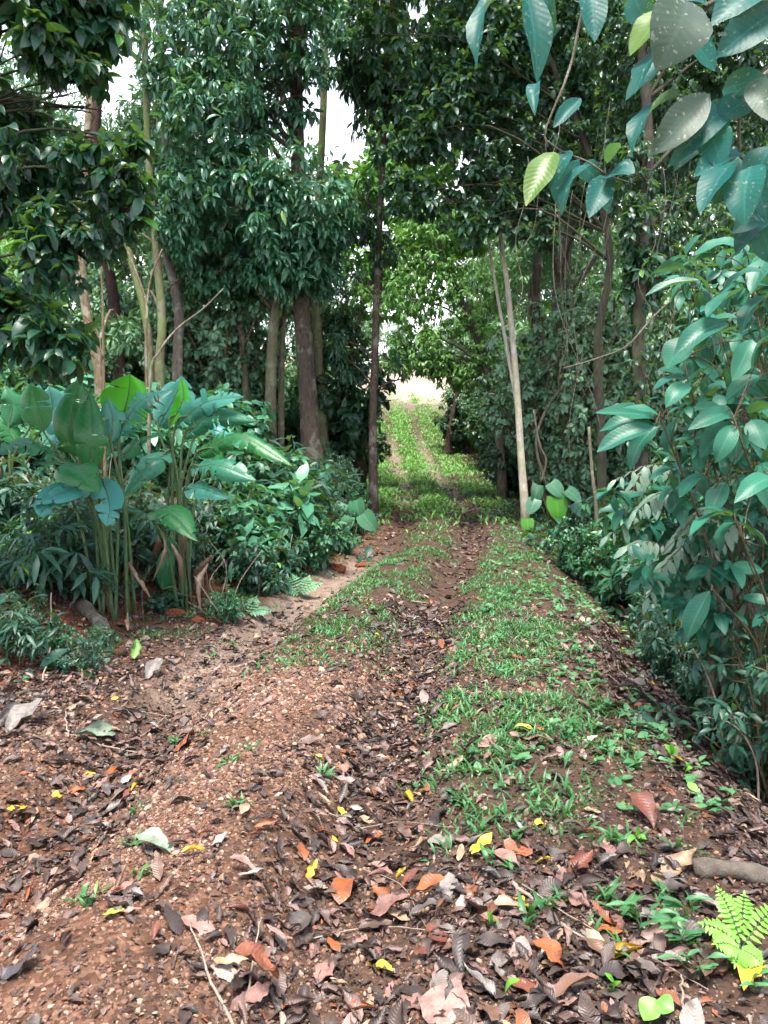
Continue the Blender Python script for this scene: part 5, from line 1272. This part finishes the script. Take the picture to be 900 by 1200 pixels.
lump('small red earth clod at the track edge below the slender tree', 395, 668, .12, 3); lump('red earth clod under the slender tree nearest the track', 424, 664, .09, 4)

# ------------------------------------------------------------------ seedlings, sprigs and ferns
def fern(name, label, px, py, fr, mat, ll):
    base = ground_at(px, py); root = thing(name, label, 'fern', base)
    for (bx, by, tx, ty, d0, d1, n) in fr:
        D0 = base[1]*math.cos(PITCH)+(CZ-base[2])*math.sin(PITCH)
        p0, p1 = at(bx, by, D0+d0), at(tx, ty, D0+d1)
        g, st = Geo(), Geo(); L = np.linalg.norm(p1-p0)
        c = curve([p0, (p0+p1)/2+np.array([0, 0, .1*L]), p1], 2*n+3); tan = nrm(np.gradient(c, axis=0))
        up = nrm(np.array([0, -.5, 1.0])); sd_ = nrm(np.cross(tan, up+0*tan)); PP, YY, SS = [], [], []
        for i in range(1, 2*n+2, 2):
            f = i/(2*n+2)
            for s in (-1, 1): PP.append(c[i]); YY.append(sd_[i]*s+tan[i]*.35+np.array([0, 0, -.12])); SS.append(ll*(1+.15*(i % 3 == 0))*math.sin(math.pi*min(1, f*.8+.16))**.8)
        PP.append(c[-2]); YY.append(tan[-1]); SS.append(ll*.5)
        PP, YY = np.array(PP), np.array(YY); X, Y, Z = frames(YY, up+.15*rand_dirs(len(PP)))
        g.scatter(leaf_tpl(4, 1, .40, .12, .5, peak=.3, tip=.7, wave=.04), PP, X, Y, Z, SS, rng.uniform(0, 1, len(PP)))
        b = g.build('frond', M[mat], root, origin=base)
        st.tube(curve([base, (base+p0)/2+[0, 0, .01], p0], 6), np.full(6, .0016), 5, .5, 0, False); st.tube(c, np.linspace(.0016, .0008, len(c)), 5, .5, 0, False)
        st.build('rachis', M['stalk'], b, origin=base)
fern('fern', 'bright lime green fern at the lower right corner', 862, 1132, [(868, 1108, 822, 1082, 0, .02, 8), (868, 1102, 842, 1042, .02, .08, 10), (872, 1106, 912, 1062, 0, .02, 9), (868, 1112, 892, 1128, -.02, -.06, 7), (866, 1112, 838, 1106, -.02, -.05, 7), (868, 1104, 872, 1048, .03, .08, 9), (868, 1112, 862, 1130, -.02, -.06, 6)], 'fern', .04)
fern('fern', 'dull green fern at the left edge of the track by the red clods', 352, 700, [(350, 695, 338, 672, 0, .1, 8), (352, 695, 376, 684, 0, 0, 7), (350, 696, 330, 690, 0, -.1, 6), (353, 696, 362, 676, 0, .1, 7)], 'fern_dull', .09)
fern('fern', 'pale green fern lying over the left track edge', 290, 722, [(288, 720, 250, 732, 0, -.2, 8), (292, 718, 318, 716, 0, 0, 7), (290, 718, 300, 700, 0, .1, 6)], 'fern_dull', .08)
def seedling(label, px, py, leaves, mat='seedling', name='seedling'):
    base = ground_at(px, py); D = base[1]*math.cos(PITCH)+(CZ-base[2])*math.sin(PITCH); root = thing(name, label, 'seedling', base)
    s = Geo(); top = base.copy()
    for (bx, by, tx, ty, w) in leaves:
        a = at(bx, by, D); leaf_part(root, base, a, at(tx, ty, D-.03), w/900*D, M[mat], rng.integers(0, 4), camw=.4, upw=1.0)
        s.tube([base, (base+a)/2+[.004, 0, .002], a], [.0018, .0015, .001], 5, .5, 0, False)
    s.build('stalk', M['stalk'], root, origin=base)
seedling('bright green heart shaped leaf seedling at the bottom edge', 764, 1196, [(768, 1170, 754, 1196, 26), (770, 1172, 790, 1184, 24)])
seedling('single bright green holed leaf standing on bare gravel near the bottom edge', 600, 1172, [(592, 1166, 610, 1148, 16)])
seedling('tiny bright green seedling right of the dark curved root', 574, 1092, [(574, 1082, 570, 1068, 8), (575, 1086, 584, 1080, 8), (573, 1080, 580, 1066, 8)])
seedling('pair of small bright leaves left of the crumpled yellow leaf', 718, 1170, [(716, 1160, 708, 1140, 10), (720, 1164, 728, 1150, 10), (718, 1164, 712, 1158, 8)])
seedling('yellow green seedling on the embankment edge', 786, 892, [(786, 886, 778, 872, 10), (786, 886, 796, 876, 8), (785, 884, 788, 870, 8)])
seedling('broad leaved sprig on the embankment edge in front of the yellow green seedling', 745, 898, [(744, 892, 730, 894, 8), (746, 890, 758, 882, 10), (746, 894, 750, 904, 8)], 'herb')
seedling('small seedling with a folded leaf on the crest of the verge', 803, 908, [(803, 904, 812, 900, 9), (802, 902, 806, 896, 8)], )
seedling('small pale green seedling at the foot of the verge', 745, 985, [(744, 980, 735, 988, 7), (746, 980, 758, 984, 8), (745, 978, 748, 968, 7)], )
for lab, px, py in [('grassy sprig with lance leaves left of the fern, nearest the fern', 800, 1085), ('grassy sprig with lance leaves above the crumpled yellow leaf', 752, 1098), ('grassy sprig with lance leaves below the large brown leaf', 815, 1150), ('trailing sprig with lance leaves below the large tan leaf', 790, 1110), ('trailing grassy sprig at the bottom right edge', 890, 1165)]:
    L = []
    for k in range(7):
        a = rng.uniform(0.2, 2.9); q = (px+rng.uniform(-14, 14), py-rng.uniform(5, 32)); ln = rng.uniform(20, 36); L.append((q[0], q[1], q[0]+ln*math.cos(a*1.6-.8), q[1]-ln*.6*math.sin(a)+6, rng.uniform(6, 9)))
    seedling(lab, px, py, L, 'herb', 'sprig')
